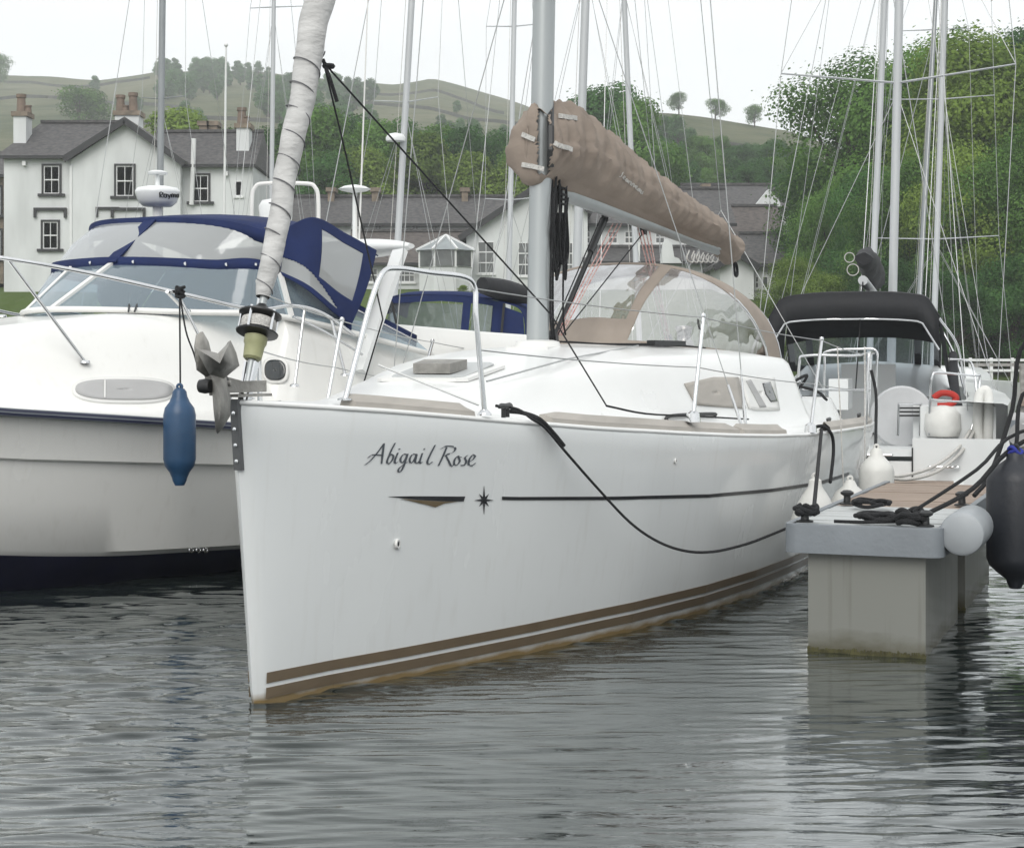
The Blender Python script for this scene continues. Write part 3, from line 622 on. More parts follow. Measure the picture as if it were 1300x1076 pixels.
# turret bay: half octagon of sash panes under a leaded cone
c0 = at(565, 338, 87); rad = 1.45; ring = [(math.cos(R(k * 45 + 22.5)) * rad, math.sin(R(k * 45 + 22.5)) * rad) for k in range(8)]
zb, z0, z1, zt = at(0, 396, 87).z, at(0, 339, 87).z, at(0, 317, 87).z, at(0, 297, 87).z
tw = MB().prism([(c0.x + x, 88.2 + y, zb) for x, y in ring], (0, 0, z0 - zb)).build('turret_base', M['render'], lb, world=True)
tr_ = MB().add([(c0.x + x * 1.13, 88.2 + y * 1.13, z1) for x, y in ring] + [(c0.x, 88.2, zt)], [(k, (k + 1) % 8, 8) for k in range(8)] + [tuple(range(7, -1, -1))]).build('turret_roof', M['lead'], lb, world=True)
for k in range(8):
    (xa, ya), (xb, yb) = ring[k], ring[(k + 1) % 8]
    q = MB().bar((c0.x + xa * 1.14, 88.2 + ya * 1.14, z1 + .02), (c0.x, 88.2, zt + .04), .1, .1).build('roof_rib', M['whitetrim'], tr_); q.data.transform(W2L[lb.name])
    A, Bq = Vector((c0.x + xa, 88.2 + ya, 0)), Vector((c0.x + xb, 88.2 + yb, 0))
    fm = MB()
    for t in (.04, .96): p = A.lerp(Bq, t); fm.bar((p.x, p.y, z0), (p.x, p.y, z1), .1, .1, (0, 1, 0))
    for z in (z0 + .06, z1 - .06, z0 + .45): p, q = A.lerp(Bq, .04), A.lerp(Bq, .96); fm.bar((p.x, p.y, z), (q.x, q.y, z), .08, .08)
    wf = fm.build('turret_window', M['whitetrim'], lb, world=True)
    p, q = A.lerp(Bq, .06) * .999, A.lerp(Bq, .94) * .999
    g = MB().bar((p.x, p.y + .01, (z0 + z1) / 2), (q.x, q.y + .01, (z0 + z1) / 2), .03, z1 - z0 - .1).build('pane', M['houseglass'], wf); g.data.transform(W2L[lb.name])

gb = thing('gabled_building', 'white gabled building with tall sash windows behind the main mast', 'building', (at(690, 0, 90).x, 90, 6))
gable_wall(gb, [(592, 396), (746, 396), (746, 268), (690, 234), (592, 299)], 89.4, 7)
barge(gb, [(583, 303), (690, 231), (752, 270)], 89.4, 8)
pane_window(gb, 606, 306, 628, 347, 89.36, False, 2, 3); pane_window(gb, 657, 307, 677, 350, 89.36, False, 2, 3); pane_window(gb, 708, 307, 728, 350, 89.36, False, 2, 3)

rb = thing('inn_building', 'low white building with row of small square windows below dark roof', 'building', (at(830, 0, 92).x, 92, 6))
wall_box(rb, 748, 915, 285, 92, 5, 330); slope_roof(rb, 'roof', 742, 935, 284, 240, 91.7, 4.5)
for x in (743.5, 778, 799, 838, 872): pane_window(rb, x - 6.5, 293, x + 6.5, 309, 91.95, False, 2, 2)
slope_roof(rb, 'porch_roof', 740, 912, 332, 314, 88.5, 3.2); wall_box(rb, 745, 908, 333, 89, 4.5)
MB().prism([at(838, 334, 88.3), at(866, 334, 88.3), at(862, 328, 88.3), at(856, 326, 88.3), at(853, 308, 88.3), at(846, 303, 88.3), at(842, 308, 88.3)], (0, .6, 0)).build('gable_end', M['render'], rb, world=True)
MB().span(at(806, 334, 88.4), at(812, 308, 88.7)).build('downpipe', M['whitetrim'], rb, world=True)

cb = thing('cottage', 'small white cottage with steep dark roof and shuttered window', 'cottage', (at(950, 0, 88).x, 88, 6))
gable_wall(cb, [(914, 396), (957, 396), (957, 337), (935, 324), (914, 336)], 84.5, 6)
barge(cb, [(905, 341), (935, 322), (963, 340)], 84.5, 5)
wall_box(cb, 955, 998, 334, 86, 6, 396); slope_roof(cb, 'roof', 950, 1002, 335, 297, 85.6, 3.6)
pane_window(cb, 967, 350, 976, 366, 85.95, False, 1, 1)
for x in (961, 981): pane_window(cb, x - 3, 350, x + 3, 366, 85.95, False, 1, 2)
bk = thing('barn', 'wide dark slate-roofed barn behind the small white cottage', 'barn', (at(950, 0, 100).x, 100, 7))
wall_box(bk, 880, 1005, 300, 99, 6); slope_roof(bk, 'roof', 870, 1000, 300, 262, 98.6, 4, 'slatebrown')
wall_box(bk, 880, 1005, 262, 106, 6, 320); slope_roof(bk, 'upper_roof', 872, 1010, 264, 235, 105.6, 4)
gable_wall(bk, [(958, 262), (992, 262), (988, 252), (976, 240)], 104, 1)
chimney(bk, 893, 900, 238, 262, 104, [(896, .2, 235)])
nb = thing('slate_house', 'dark stone house beyond the white gabled house', 'house', (at(-40, 0, 92).x, 92, 6))
wall_box(nb, -110, 4, 222, 92, 5, 360, 'stone'); slope_roof(nb, 'roof', -114, 5, 222, 195, 91.6, 4)
for y in (235, 290): pane_window(nb, -12, y, 3, y + 38, 91.95)
fp = MB().tube([at(284, 345, 80), at(287, 60, 80)], [.07, .045], 8); fp.lathe([(.02, 0), (.1, .06), (.1, .14), (.02, .2)], at(287, 60, 80), 10)
fo = fp.build('flagpole', M['whitetrim'], shade=40); tag(fo, 'thin white flagpole standing before the white house', 'flagpole')
for o in [o for o in bpy.data.objects if o.parent is None and o.type == 'MESH' and o.name.startswith('flagpole')]:
    pass

# ================================================================== the white sloop in front
def ray(root, x, y):
    Mi = W2L[root.name]; o = Mi @ Vector((0, 0, EYE)); d = Mi.to_3x3() @ Vector(((x - HX) / F, 1, (HY - y) / F))
    return o, d.normalized()
def cast(bvh, root, x, y, off=.003):
    o, d = ray(root, x, y); h, n, i, q = bvh.ray_cast(o, d)
    if h is None: return None
    if n.dot(d) > 0: n = -n
    return h + n * off
def pick(root, x, y, v):                              # pixel on the boat's own fore-and-aft plane at `v` to port
    o, d = ray(root, x, y); t = (-v - o.y) / d.y
    return o + d * t
def picku(root, x, y, u):
    o, d = ray(root, x, y); return o + d * ((u - o.x) / d.x)
def Lc(u, v, z): return Vector((u, -v, z))
LOA = 8.75
def sheer_z(u): return interp(u, [0, .73, 1.46, 2.19, 2.92, 3.65, 4.38, 5.1, 6.5, 8.75], [1.345, 1.29, 1.225, 1.165, 1.118, 1.076, 1.045, 1.025, 1.015, .985])
BX = [0, .004, .012, .025, .05, .1, .2, .3, .4, .5, .6, .7, .8, .9, 1]
BS = [0, .045, .085, .155, .28, .475, .82, 1.10, 1.30, 1.44, 1.53, 1.575, 1.565, 1.49, 1.37]
BW = [0, .035, .055, .085, .15, .33, .66, .94, 1.13, 1.24, 1.30, 1.32, 1.30, 1.22, 1.08]
def stem(z): return .16 * (1 - z / 1.345) if z > 0 else .16 + .6 * (-z)
def half(u, z, bw=BW):
    us = stem(z); xi = max(0, (u - us) / (LOA - us)); s = sheer_z(u)
    b1, b0 = interp(xi, BX, BS), interp(xi, BX, bw)
    if z >= 0: return b0 + (b1 - b0) * (min(1, z / s)) ** .82
    return b0 * math.sqrt(max(0, 1 - (z / -.62) ** 2))
def yacht_hull(nu=64):
    zs = [-.5, -.3, -.12, -.03, .05, .15, .3, .45, .6, .75, .9, .97, 1.0]
    us = [0, .003, .008, .014, .02, .03, .045] + [.06 + .94 * (k / (nu - 8)) for k in range(nu - 7)]
    rowsP = []
    for side in (1, -1):
        P = []
        for a in us:
            r_ = []
            for j, q in enumerate(zs):
                z = q if q < 0 else (q * 1.0) * 1
                u0 = a * LOA
                zz = q if q <= 0 else q * sheer_z(u0)
                s = stem(zz); u = s + a * (LOA - s)
                v = half(u, zz)
                if q == 1.0: v -= .012; zz += .006
                r_.append(Lc(u, side * v, zz))
            P.append(r_)
        rowsP.append(P)
    mb = MB(); mb.grid(rowsP[0]); mb.grid(rowsP[1])
    a = rowsP[0][-1]; b = rowsP[1][-1]
    mb.add(a + b[::-1], [tuple(range(len(a) * 2))])
    return mb
def coach_w(u): return interp(u, [.7, 1.2, 2, 3, 4, 5, 6.6], [.05, .36, .62, .85, 1.04, 1.19, 1.28])
def coach_h(u): return interp(u, [.7, 1.2, 2, 3, 3.8, 5, 5.9, 6.55, 6.62], [0, .05, .19, .385, .50, .575, .58, .56, 0])
def deck_z(u, v):
    bs = interp(u / LOA, BX, BS); s = sheer_z(u); av = abs(v)
    z = s + .004 + .05 * min(1, bs / .5) * (1 - (av / max(bs, .05)) ** 2)
    if u < 6.62:
        w_ = coach_w(u); z += coach_h(u) * smooth((w_ - av) / .24) * (1 - .16 * (av / w_) ** 2 if av < w_ else 1)
    else:
        z += .2 * smooth((1.16 - av) / .1) * smooth((8.5 - u) / .2)
        z -= .75 * smooth((.86 - av) / .06) * smooth((u - 6.62) / .05)
    return z
PH = 21.; YB = Vector((-1.205, 7.43, 0))
yb = thing('sailing_yacht', 'white sloop with bronze waterline stripes and furled headsail alongside the finger pontoon', 'sailing yacht', YB, R(90 - PH))
hmb = yacht_hull(); HB = hmb.bvh()
hull = hmb.build('hull', M['gel'], yb, shade=35)
dm = MB(); P = []
for k in range(121):
    u = .03 + (LOA - .04) * (k / 120); bs = max(.01, half(u, sheer_z(u)) - .010)
    P.append([Lc(u, bs * t, deck_z(u, bs * t)) for t in np.linspace(-1, 1, 71)])
dm.grid(P); DB = dm.bvh()
dk = dm.build('deck', M['deck'], yb, shade=50)
def strip_on_hull(name, pts, mt, wpx=None, parent=None):
    return None
def hull_ribbon(name, us, zlo, zhi, mt, off=.004):
    P = []
    for u in us:
        P.append([Lc(u, half(u, z(u)) + off, z(u)) for z in (zlo, zhi)])
    mb = MB().grid(P)
    P2 = [[Lc(p.x, p.y, p.z) for p in r_] for r_ in P]
    mb.grid(P2)
    return mb.build(name, M[mt], hull, solid=.003)
us = [.20 + 8.5 * (k / 70) for k in range(71)]
rise = lambda u: .03 * smooth(u / 3)
hull_ribbon('waterline_stripe', us, lambda u: .094 + rise(u), lambda u: .142 + rise(u), 'bootstripe')
hull_ribbon('waterline_stripe', us, lambda u: .026 + rise(u), lambda u: .074 + rise(u), 'bootstripe')
# cove line, wedge, star and name, laid on the topside
def decal_line(px, wpx):
    top = [cast(HB, yb, x, y - wpx / 2) for x, y in px]; bot = [cast(HB, yb, x, y + wpx / 2) for x, y in px]
    return [[a, b] for a, b in zip(top, bot) if a and b]
cl = [(637, 632)] + [(x, interp(x, [637, 780, 900, 980, 1040, 1085, 1104], [632.5, 632, 629, 622, 613, 599, 588])) for x in range(660, 1104, 16)]
MB().grid(decal_line(cl, 4.2)).build('cove_stripe', M['decal'], hull, solid=.002)
MB().add([cast(HB, yb, x, y) for x, y in [(492, 630), (520, 629.4), (560, 629.6), (590, 629.8), (588, 636), (565, 636), (530, 634)]], [tuple(range(7))]).build('bow_flash', M['decal'], hull, solid=.002)
MB().add([cast(HB, yb, x, y, .0035) for x, y in [(508, 632.5), (530, 634.5), (565, 636.2), (580, 636.2), (564, 638.5), (552, 643.5), (540, 640)]], [tuple(range(7))]).build('bow_flash', M['bronze'], hull, solid=.002)
star = []
for k in range(16):
    a = R(k * 22.5); r_ = {0: (12.5, 18.5), 2: (0, 0)}.get(k % 4, None)
    if k % 4 == 0: rx, ry = 12, 18
    elif k % 2 == 0: rx, ry = 8.5, 11
    else: rx, ry = 3.2, 4
    star.append((614 + math.sin(a) * rx, 634.5 - math.cos(a) * ry))
cs = cast(HB, yb, 614, 634.5, .004)
MB().add([cast(HB, yb, x, y) for x, y in star] + [cs], [(k, (k + 1) % 16, 16) for k in range(16)]).build('compass_star', M['decal'], hull, solid=.002)
strokes = [
 [(122, 408), (150, 385), (182, 348), (212, 306)], [(212, 306), (206, 350), (200, 402)], [(136, 374), (158, 360), (206, 362)],
 [(264, 304), (243, 346), (226, 392), (234, 402), (250, 386), (256, 366), (246, 358), (232, 374)],
 [(277, 350), (264, 384), (264, 400), (276, 394)], [(283, 336), (286, 330)],
 [(320, 358), (303, 358), (289, 380), (296, 398), (313, 380), (323, 355), (306, 410), (291, 438), (279, 438), (286, 420), (322, 394)],
 [(364, 358), (346, 358), (333, 380), (337, 398), (352, 388), (366, 357), (359, 390), (366, 400), (378, 390)],
 [(393, 352), (382, 384), (381, 400), (393, 393)], [(400, 336), (403, 330)],
 [(453, 314), (432, 354), (416, 392), (423, 405), (440, 392)],
 [(507, 324), (491, 364), (468, 412)], [(478, 332), (508, 319), (545, 324), (541, 345), (500, 362)], [(503, 362), (519, 394), (530, 414), (546, 400)],
 [(562, 364), (546, 380), (542, 404), (555, 408), (569, 390), (563, 368), (577, 372)],
 [(606, 362), (593, 374), (599, 390), (592, 407), (574, 410)], [(610, 396), (632, 381), (641, 366), (629, 361), (613, 384), (612, 407), (628, 410), (643, 398)]]
def lettering(bvh, root, strokes, wpen, mt, name, parent, off=.003):
    mb = MB()
    for s in strokes:
        q = catmull([(x, y, 0) for x, y in s], 5); A = []
        for i, p in enumerate(q):
            t = (q[min(i + 1, len(q) - 1)] - q[max(i - 1, 0)]).normalized()
            w_ = wpen * (.55 + .6 * abs(t.y) * (.6 + .4 * math.sin(math.pi * i / (len(q) - 1))))
            n = Vector((1, -.25, 0)).normalized() if abs(t.y) > .35 else Vector((-t.y, t.x, 0))
            a, b = cast(bvh, root, p.x - n.x * w_ / 2, p.y - n.y * w_ / 2, off), cast(bvh, root, p.x + n.x * w_ / 2, p.y + n.y * w_ / 2, off)
            if a and b: A.append([a, b])
        if len(A) > 1: mb.grid(A)
    return mb.build(name, M[mt], parent, solid=.0015)
lettering(HB, yb, [[(430 + x / 3.714, 480 + y / 3.714) for x, y in s] for s in strokes], 2.3, 'letter', 'boat_name', hull)
for x, y, r_ in ((504, 690, .018), (857, 585, .011)):
    p = cast(HB, yb, x, y, .004); mm = Matrix.Rotation(R(90), 3, 'X')
    MB().ring(p, r_, r_ * .42, mm, 16, 6).build('hull_fitting', M['whiteplastic'], hull, shade=60)
    MB().ring(p, r_ * .35, r_ * .35, mm, 10, 6).build('hull_fitting', M['blackplastic'], hull, shade=60)
# stem plate with bolts
sp = [Lc(.012, 0, 1.345), Lc(.05, 0, 1.02)]
MB().prism([Lc(stem(z) - .012, s * .019, z) for z, s in ((1.36, -1), (1.36, 1), (1.05, 1), (1.05, -1))], (.05, 0, 0)).build('stem_plate', M['stemplate'], hull)
for k in range(4):
    z = 1.09 + k * .07; MB().lathe([(.009, 0), (.009, .006), (.002, .008)], Lc(stem(z) - .012, 0, z), 8, Matrix.Rotation(R(-90), 3, 'Y')).build('bolt', M['steel'], hull)
def conform(bvh, root, px, name, mt, parent, off=.006, solid=.008, alt=None):
    """a thin plate outlined by photo pixels, wrapped onto a surface"""
    E = []
    for (x0, y0), (x1, y1) in zip(px, px[1:] + px[:1]):
        for k in range(4): E.append((x0 + (x1 - x0) * k / 4, y0 + (y1 - y0) * k / 4))
    cx, cy = sum(p[0] for p in px) / len(px), sum(p[1] for p in px) / len(px); G = []
    for q in (1, .8, .6, .4, .2, .04):
        r_ = []
        for x, y in E:
            h = cast(bvh, root, cx + (x - cx) * q, cy + (y - cy) * q, off) or (alt and cast(alt, root, cx + (x - cx) * q, cy + (y - cy) * q, off))
            r_.append(h)
        good = [h for h in r_ if h]
        if not good: continue
        last = good[0]
        for i, h in enumerate(r_):
            if h is None: r_[i] = last
            else: last = h
        G.append(r_)
    mb = MB().grid(G, True); mb.add(G[-1], [tuple(range(len(E)))])
    return mb.build(name, M[mt], parent, shade=50, solid=solid)
# rounded gunwale moulding
for s in (1, -1):
    MB().tube([Lc(.0, 0, 1.348)] + [Lc(u, s * (half(u, sheer_z(u)) - .014), sheer_z(u) + .002) for u in [.02, .05, .1, .2, .35] + [.5 + 8.2 * k / 40 for k in range(41)]], .013, 8).build('gunwale', M['deck'], yb, shade=70)
# cap rails along the deck edge
def caprail(x0, x1, n=16):
    yy = lambda x: interp(x, [440, 600, 700, 850, 990], [528, 542, 556, 564, 570])
    a, b = cast(HB, yb, x0, yy(x0)), cast(HB, yb, x1, yy(x1))
    ua, ub = a.x, b.x; P = []
    for k in range(n + 1):
        u = ua + (ub - ua) * k / n; v = half(u, sheer_z(u)) - .018; z = sheer_z(u) + .008
        e = .02 if k in (0, n) else 0
        P.append([Lc(u, v, z), Lc(u, v - .006, z + .03), Lc(u, v - .05, z + .068 - e), Lc(u, v - .075, z + .068 - e), Lc(u, v - .09, z)])
    mb = MB().grid(P); mb.add(P[0], [tuple(range(5))]); mb.add(P[-1], [tuple(range(5))])
    mb.build('cap_rail', M['caprail'], yb, shade=30)
for a, b in ((456, 607), (704, 942), (947, 1000)): caprail(a, b)
P = []
for k in range(17):
    u = 5.72 + 2.85 * k / 16; v = half(u, sheer_z(u)) - .018; z = sheer_z(u) + .008
    P.append([Lc(u, v, z), Lc(u, v - .006, z + .03), Lc(u, v - .05, z + .068), Lc(u, v - .09, z)])
MB().grid(P).build('cap_rail', M['caprail'], yb, shade=30)
P = [[Lc(q.x, q.y, q.z) for q in r_] for r_ in P]
MB().grid(P).build('cap_rail', M['caprail'], yb, shade=30)
# pulpit, in two halves, and lifelines
def both(f):
    for s in (1, -1): f(s)
def flip(p, s): return Vector((p.x, p.y * s, p.z))
pa, pb_, pc, pd, pe = pick(yb, 438, 508, .255), pick(yb, 478, 356, .30), pick(yb, 492, 339, .33), pick(yb, 600, 353, .60), pick(yb, 615, 522, .63)
def pulpit(s):
    pts = catmull([flip(p, s) for p in (pa, pa.lerp(pb_, .35), pa.lerp(pb_, .8), pb_.lerp(pc, .55), pc.lerp(pd, .12), pc.lerp(pd, .5), pc.lerp(pd, .9), pd + Vector((.03, 0, -.05)), pd.lerp(pe, .3), pe)], 5)
    MB().tube(pts, .0135, 10).lathe([(.035, 0), (.035, .008), (.016, .012)], flip(pa, s), 12).lathe([(.035, 0), (.035, .008), (.016, .03)], flip(pe, s) - Vector((0, 0, .02)), 12).build('pulpit', M['steel'], yb, shade=60)
both(pulpit)
ST = []
for x0, y0, x1, y1, v in ((880, 531, 893, 403, 1.20), (1029, 545, 1043, 432, 1.50)):
    a, b = pick(yb, x0, y0, v), pick(yb, x1, y1, v); ST.append((a, b))
    def st(s):
        MB().tube([flip(a, s), flip(b, s)], .0125, 8).lathe([(.045, -.02), (.04, .03), (.016, .045)], flip(a, s), 12).lathe([(.014, 0), (.018, .01), (.012, .025)], flip(b, s), 8).build('stanchion', M['steel'], yb, shade=50)
    both(st)
MB().ring(ST[0][1] + Vector((-.035, .02, -.04)), .03, .0035, Matrix.Rotation(R(80), 3, 'X') @ Matrix.Diagonal((.5, 1, 1)), 16, 6).build('rail_hook', M['blackplastic'], yb)
sternrail = Lc(8.3, 1.36, 1.60)
def life(s):
    for q in (0, 1):
        f = lambda a, b: b if q == 0 else a.lerp(b, .5)
        chain = [flip(f(pe, pd + Vector((.03, 0, -.05))), s)] + [flip(f(a, b), s) for a, b in ST] + [flip(Lc(7.5, 1.5, 1.58 if q == 0 else 1.3), s)]
        pts = []
        for a, b in zip(chain[:-1], chain[1:]): pts += sag(a, b, .012, 8)
        MB().tube(pts, .0035, 6).build('lifeline', M['wire'], yb)
both(life)
# pushpit at the stern
def push(s):
    a = [Lc(7.45, s * 1.50, 1.0), Lc(7.45, s * 1.52, 1.52), Lc(7.55, s * 1.52, 1.60), Lc(8.1, s * 1.46, 1.60), Lc(8.5, s * 1.36, 1.60), Lc(8.62, s * 1.2, 1.58), Lc(8.62, s * .8, 1.58), Lc(8.62, s * .72, 1.5), Lc(8.62, s * .72, .98)]
    MB().tube(catmull(a, 5), .013, 8).tube([Lc(8.45, s * 1.38, 1.6), Lc(8.45, s * 1.36, .98)], .013, 8).tube([Lc(7.45, s * 1.51, 1.28), Lc(8.45, s * 1.37, 1.28), Lc(8.62, s * .75, 1.28)], .011, 8).build('pushpit', M['steel'], yb, shade=60)
both(push)
# foredeck hatch, coachroof portlights, handrail, cleats
def patch_on(bvh, px, name, mt, parent, off=.006, solid=.008):
    return conform(bvh, yb, px, name, mt, parent, off, solid)
hz = lambda u, v: deck_z(u, v)
def on_deck(u, v, h=0): return Lc(u, v, deck_z(u, v) + h)
hp = [on_deck(u, v, .003) for u, v in ((1.95, -.22), (1.95, .22), (2.0, .27), (2.55, .27), (2.6, .22), (2.6, -.22), (2.55, -.27), (2.0, -.27))]
ht = MB().prism(hp, (0, 0, .018)).build('foredeck_hatch', M['whiteplastic'], yb)
MB().prism([p + Vector((0, 0, .018)) + (Lc(2.27, 0, p.z) - p) * .18 for p in hp], (0, 0, .008)).build('hatch_pane', M['decktile'], ht)
MB().prism([on_deck(u, v, .025) for u, v in ((2.1, -.1), (2.1, .12), (2.3, .14), (2.3, -.12))], (0, 0, .055)).build('hatch_vent', M['galv'], ht)
wind = patch_on(DB, [(868, 487), (904, 479), (936, 479), (946, 519), (905, 516), (882, 514)], 'portlight', 'caprail', yb)
wind2 = patch_on(DB, [(938, 479), (966, 478), (982, 480), (989, 521), (960, 521), (950, 519)], 'portlight', 'whiteplastic', yb)
patch_on(DB, [(966, 487), (976, 485), (985, 510), (977, 511), (970, 501)], 'opening_pane', 'darkglass', wind2, .012, .004)
patch_on(DB, [(945, 484), (951, 482), (971, 517), (963, 518)], 'portlight_bar', 'greycanvas', wind2, .012, .004)
for sgn in (1, -1):
    MB().tube(catmull([on_deck(3.6, sgn * .93, .02), on_deck(3.65, sgn * .93, .05), on_deck(4.3, sgn * 1.03, .05), on_deck(4.35, sgn * 1.03, .02)], 5), .012, 8).build('grab_rail', M['blackplastic'], yb, shade=60)
def cleat(root, p, rz, name='cleat', mt='blackplastic', s=1.0, parent=None):
    m = Matrix.Rotation(rz, 3, 'Z'); mb = MB()
    mb.tube([p + m @ Vector((x * s, 0, z * s)) for x, z in ((-.12, .055), (-.08, .06), (0, .055), (.08, .06), (.12, .055))], [.008 * s, .014 * s, .016 * s, .014 * s, .008 * s], 8)
    for x in (-.035, .035): mb.tube([p + m @ Vector((x * s, 0, 0)), p + m @ Vector((x * s, 0, .055 * s))], .013 * s, 8)
    return mb.build(name, M[mt], parent or root, shade=60)
for u, v in ((1.55, .66), (1.55, -.66), (6.05, 1.46), (8.2, 1.32)): cleat(yb, Lc(u, v, sheer_z(u) + .025), .1)
# mast
mu = 3.82; mz0 = deck_z(mu, 0) - .02; rake = .055
def mastp(z): return Lc(mu + (z - mz0) * rake, 0, z)
ms = MB(); P = []
for z in (mz0, 3, 5, 8, 13.3):
    c = mastp(z); P.append([c + Vector((.092 * math.cos(a) * (1 + .12 * math.cos(a)), .07 * math.sin(a), 0)) for a in np.linspace(0, 2 * math.pi, 25)[:-1]])
ms.grid(P, True)
mast = ms.build('mast', M['alu'], yb, shade=60)
MB().prism([Lc(mu - .2, -.14, mz0 - .03), Lc(mu - .2, .14, mz0 - .03), Lc(mu + .2, .16, mz0 - .03), Lc(mu + .2, -.16, mz0 - .03)], (0, 0, .045)).lathe([(.16, 0), (.14, .05), (.10, .06)], Lc(mu, 0, mz0), 20).build('mast_step', M['whiteplastic'], mast, shade=40)
MB().bar(mastp(1.8) + Vector((.10, 0, 0)), mastp(8) + Vector((.10, 0, 0)), .03, .02).build('mast_track', M['blackplastic'], mast)
for z, hw in ((5.0, .92), (7.9, .75)):
    for s in (1, -1): MB().tube([mastp(z), mastp(z) + Lc(.28, s * hw, .06)], [.03, .018], 8, flat=.5).build('spreader', M['alu'], mast, shade=60)
for s in (1, -1):
    sh = MB(); cp = Lc(mu + .45, s * 1.26, sheer_z(4.2) + .02)
    t1, t2 = mastp(5.0) + Lc(.28, s * .92, .06), mastp(7.9) + Lc(.28, s * .75, .06)
    sh.tube([cp, t1, t2, mastp(12.8)], .0038, 6).tube([cp + Vector((-.06, 0, 0)), mastp(4.9)], .0034, 6).tube([t1, mastp(7.8)], .003, 6)
    sh.build('shroud', M['wire'], yb)
    MB().tube([cp, cp.lerp(t1, .03), cp.lerp(t1, .1)], [.011, .012, .007], 8).tube([cp + Vector((-.06, 0, 0)), (cp + Vector((-.06, 0, 0))).lerp(mastp(4.9), .08)], .010, 8).build('turnbuckle', M['steel'], yb, shade=60)
MB().tube([mastp(13.2), Lc(8.65, .0, 2.9)], .0035, 6).tube([Lc(8.65, 0, 2.9), Lc(8.6, 1.1, 1.0)], .0035, 6).tube([Lc(8.65, 0, 2.9), Lc(8.6, -1.1, 1.0)], .0035, 6).build('backstay', M['wire'], yb)
# furled genoa on the forestay
fs0, fs1 = Lc(.10, 0, 1.40), mastp(13.0)
fdir = (fs1 - fs0).normalized()
def fst(t): return fs0 + fdir * t
gen = MB(); P = []; fu = fdir.cross(Vector((0, 1, 0))).normalized(); fv = fdir.cross(fu)
def grad(t): return interp(t, [.42, .50, .58, .8, 1.3, 1.7, 2.1, 2.5, 3.5, 6, 9], [.028, .040, .046, .050, .056, .066, .073, .074, .068, .045, .03])
for k in range(170):
    t = .44 + 8.4 * (k / 169) ** 1.35; r_ = grad(t)
    P.append([fst(t) + (fu * math.cos(a) + fv * math.sin(a)) * r_ * (1 + .10 * math.sin(a - t * 9) + .05 * math.sin(3 * a + t * 23) + .05 * mnoise.noise(Vector((math.cos(a) * 2, math.sin(a) * 2, t * 6)))) for a in np.linspace(0, 2 * math.pi, 25)[:-1]])
gen.grid(P, True)
gn = gen.build('furled_headsail', M['sail'], yb, shade=60)
hel = MB(); pts = []
for k in range(0, 260):
    t = .46 + 1.25 * k / 259; a = -t * 2 * math.pi / .125
    pts.append(fst(t) + (fu * math.cos(a) + fv * math.sin(a)) * grad(t) * 1.06)
hel.tube(pts, .0033, 5).build('sail_edge_seam', M['sailseam'], gn)
MB().tube([fst(.02), fst(.5)], .018, 8).build('forestay_foil', M['alu'], yb, shade=60)
Mz = fdir.to_track_quat('Z', 'Y').to_matrix()
fd = thing  # furling drum
dr = MB().lathe([(.02, .0), (.094, .010), (.096, .016), (.03, .03), (.03, .045)], fst(.255), 24, Mz).lathe([(.03, 0), (.096, .008), (.096, .015), (.03, .045), (.02, .06)], fst(.345), 24, Mz).build('furling_drum', M['blackplastic'], yb, shade=40)
MB().lathe([(.05, 0), (.075, .004), (.08, .03), (.078, .05), (.06, .06)], fst(.28), 24, Mz).build('wound_line', M['ropew'], dr, shade=60)
MB().lathe([(.032, 0), (.042, .01), (.046, .07), (.052, .08), (.052, .11), (.03, .12)], fst(.14), 16, Mz).build('swivel_housing', M['brass'], dr, shade=40)
for k in range(5):
    a = k * 1.256; p = fst(.27) + (fu * math.cos(a) + fv * math.sin(a)) * .086
    MB().tube([p, p + fdir * .1], .006, 6).build('drum_post', M['steel'], dr)
MB().bar(fst(.13) + Vector((0, .025, 0)), fst(-.06) + Vector((0, .02, 0)), .01, .03).bar(fst(.13) + Vector((0, -.025, 0)), fst(-.06) + Vector((0, -.02, 0)), .01, .03).box(fst(.04), (.022, .03, .06), Mz).tube([fst(-.06) + Vector((0, -.04, 0)), fst(-.06) + Vector((0, .04, 0))], .012, 8).bar(fst(-.1), fst(.02) + Vector((.0, .03, 0)), .012, .03).build('forestay_toggle', M['steel'], yb)
# bow roller
MB().span(Lc(-.14, -.045, 1.39), Lc(.2, -.039, 1.44)).span(Lc(-.14, .039, 1.39), Lc(.2, .045, 1.44)).span(Lc(-.05, -.045, 1.37), Lc(.25, .045, 1.382)).tube([Lc(-.13, -.06, 1.43), Lc(-.13, .06, 1.43)], .012, 8).build('bow_roller', M['galv'], yb)
MB().lathe([(.02, -.034), (.035, -.03), (.018, 0), (.035, .03), (.02, .034)], Lc(-.13, 0, 1.43), 14, Matrix.Rotation(R(90), 3, 'X')).build('roller_wheel', M['blackplastic'], yb, shade=60)
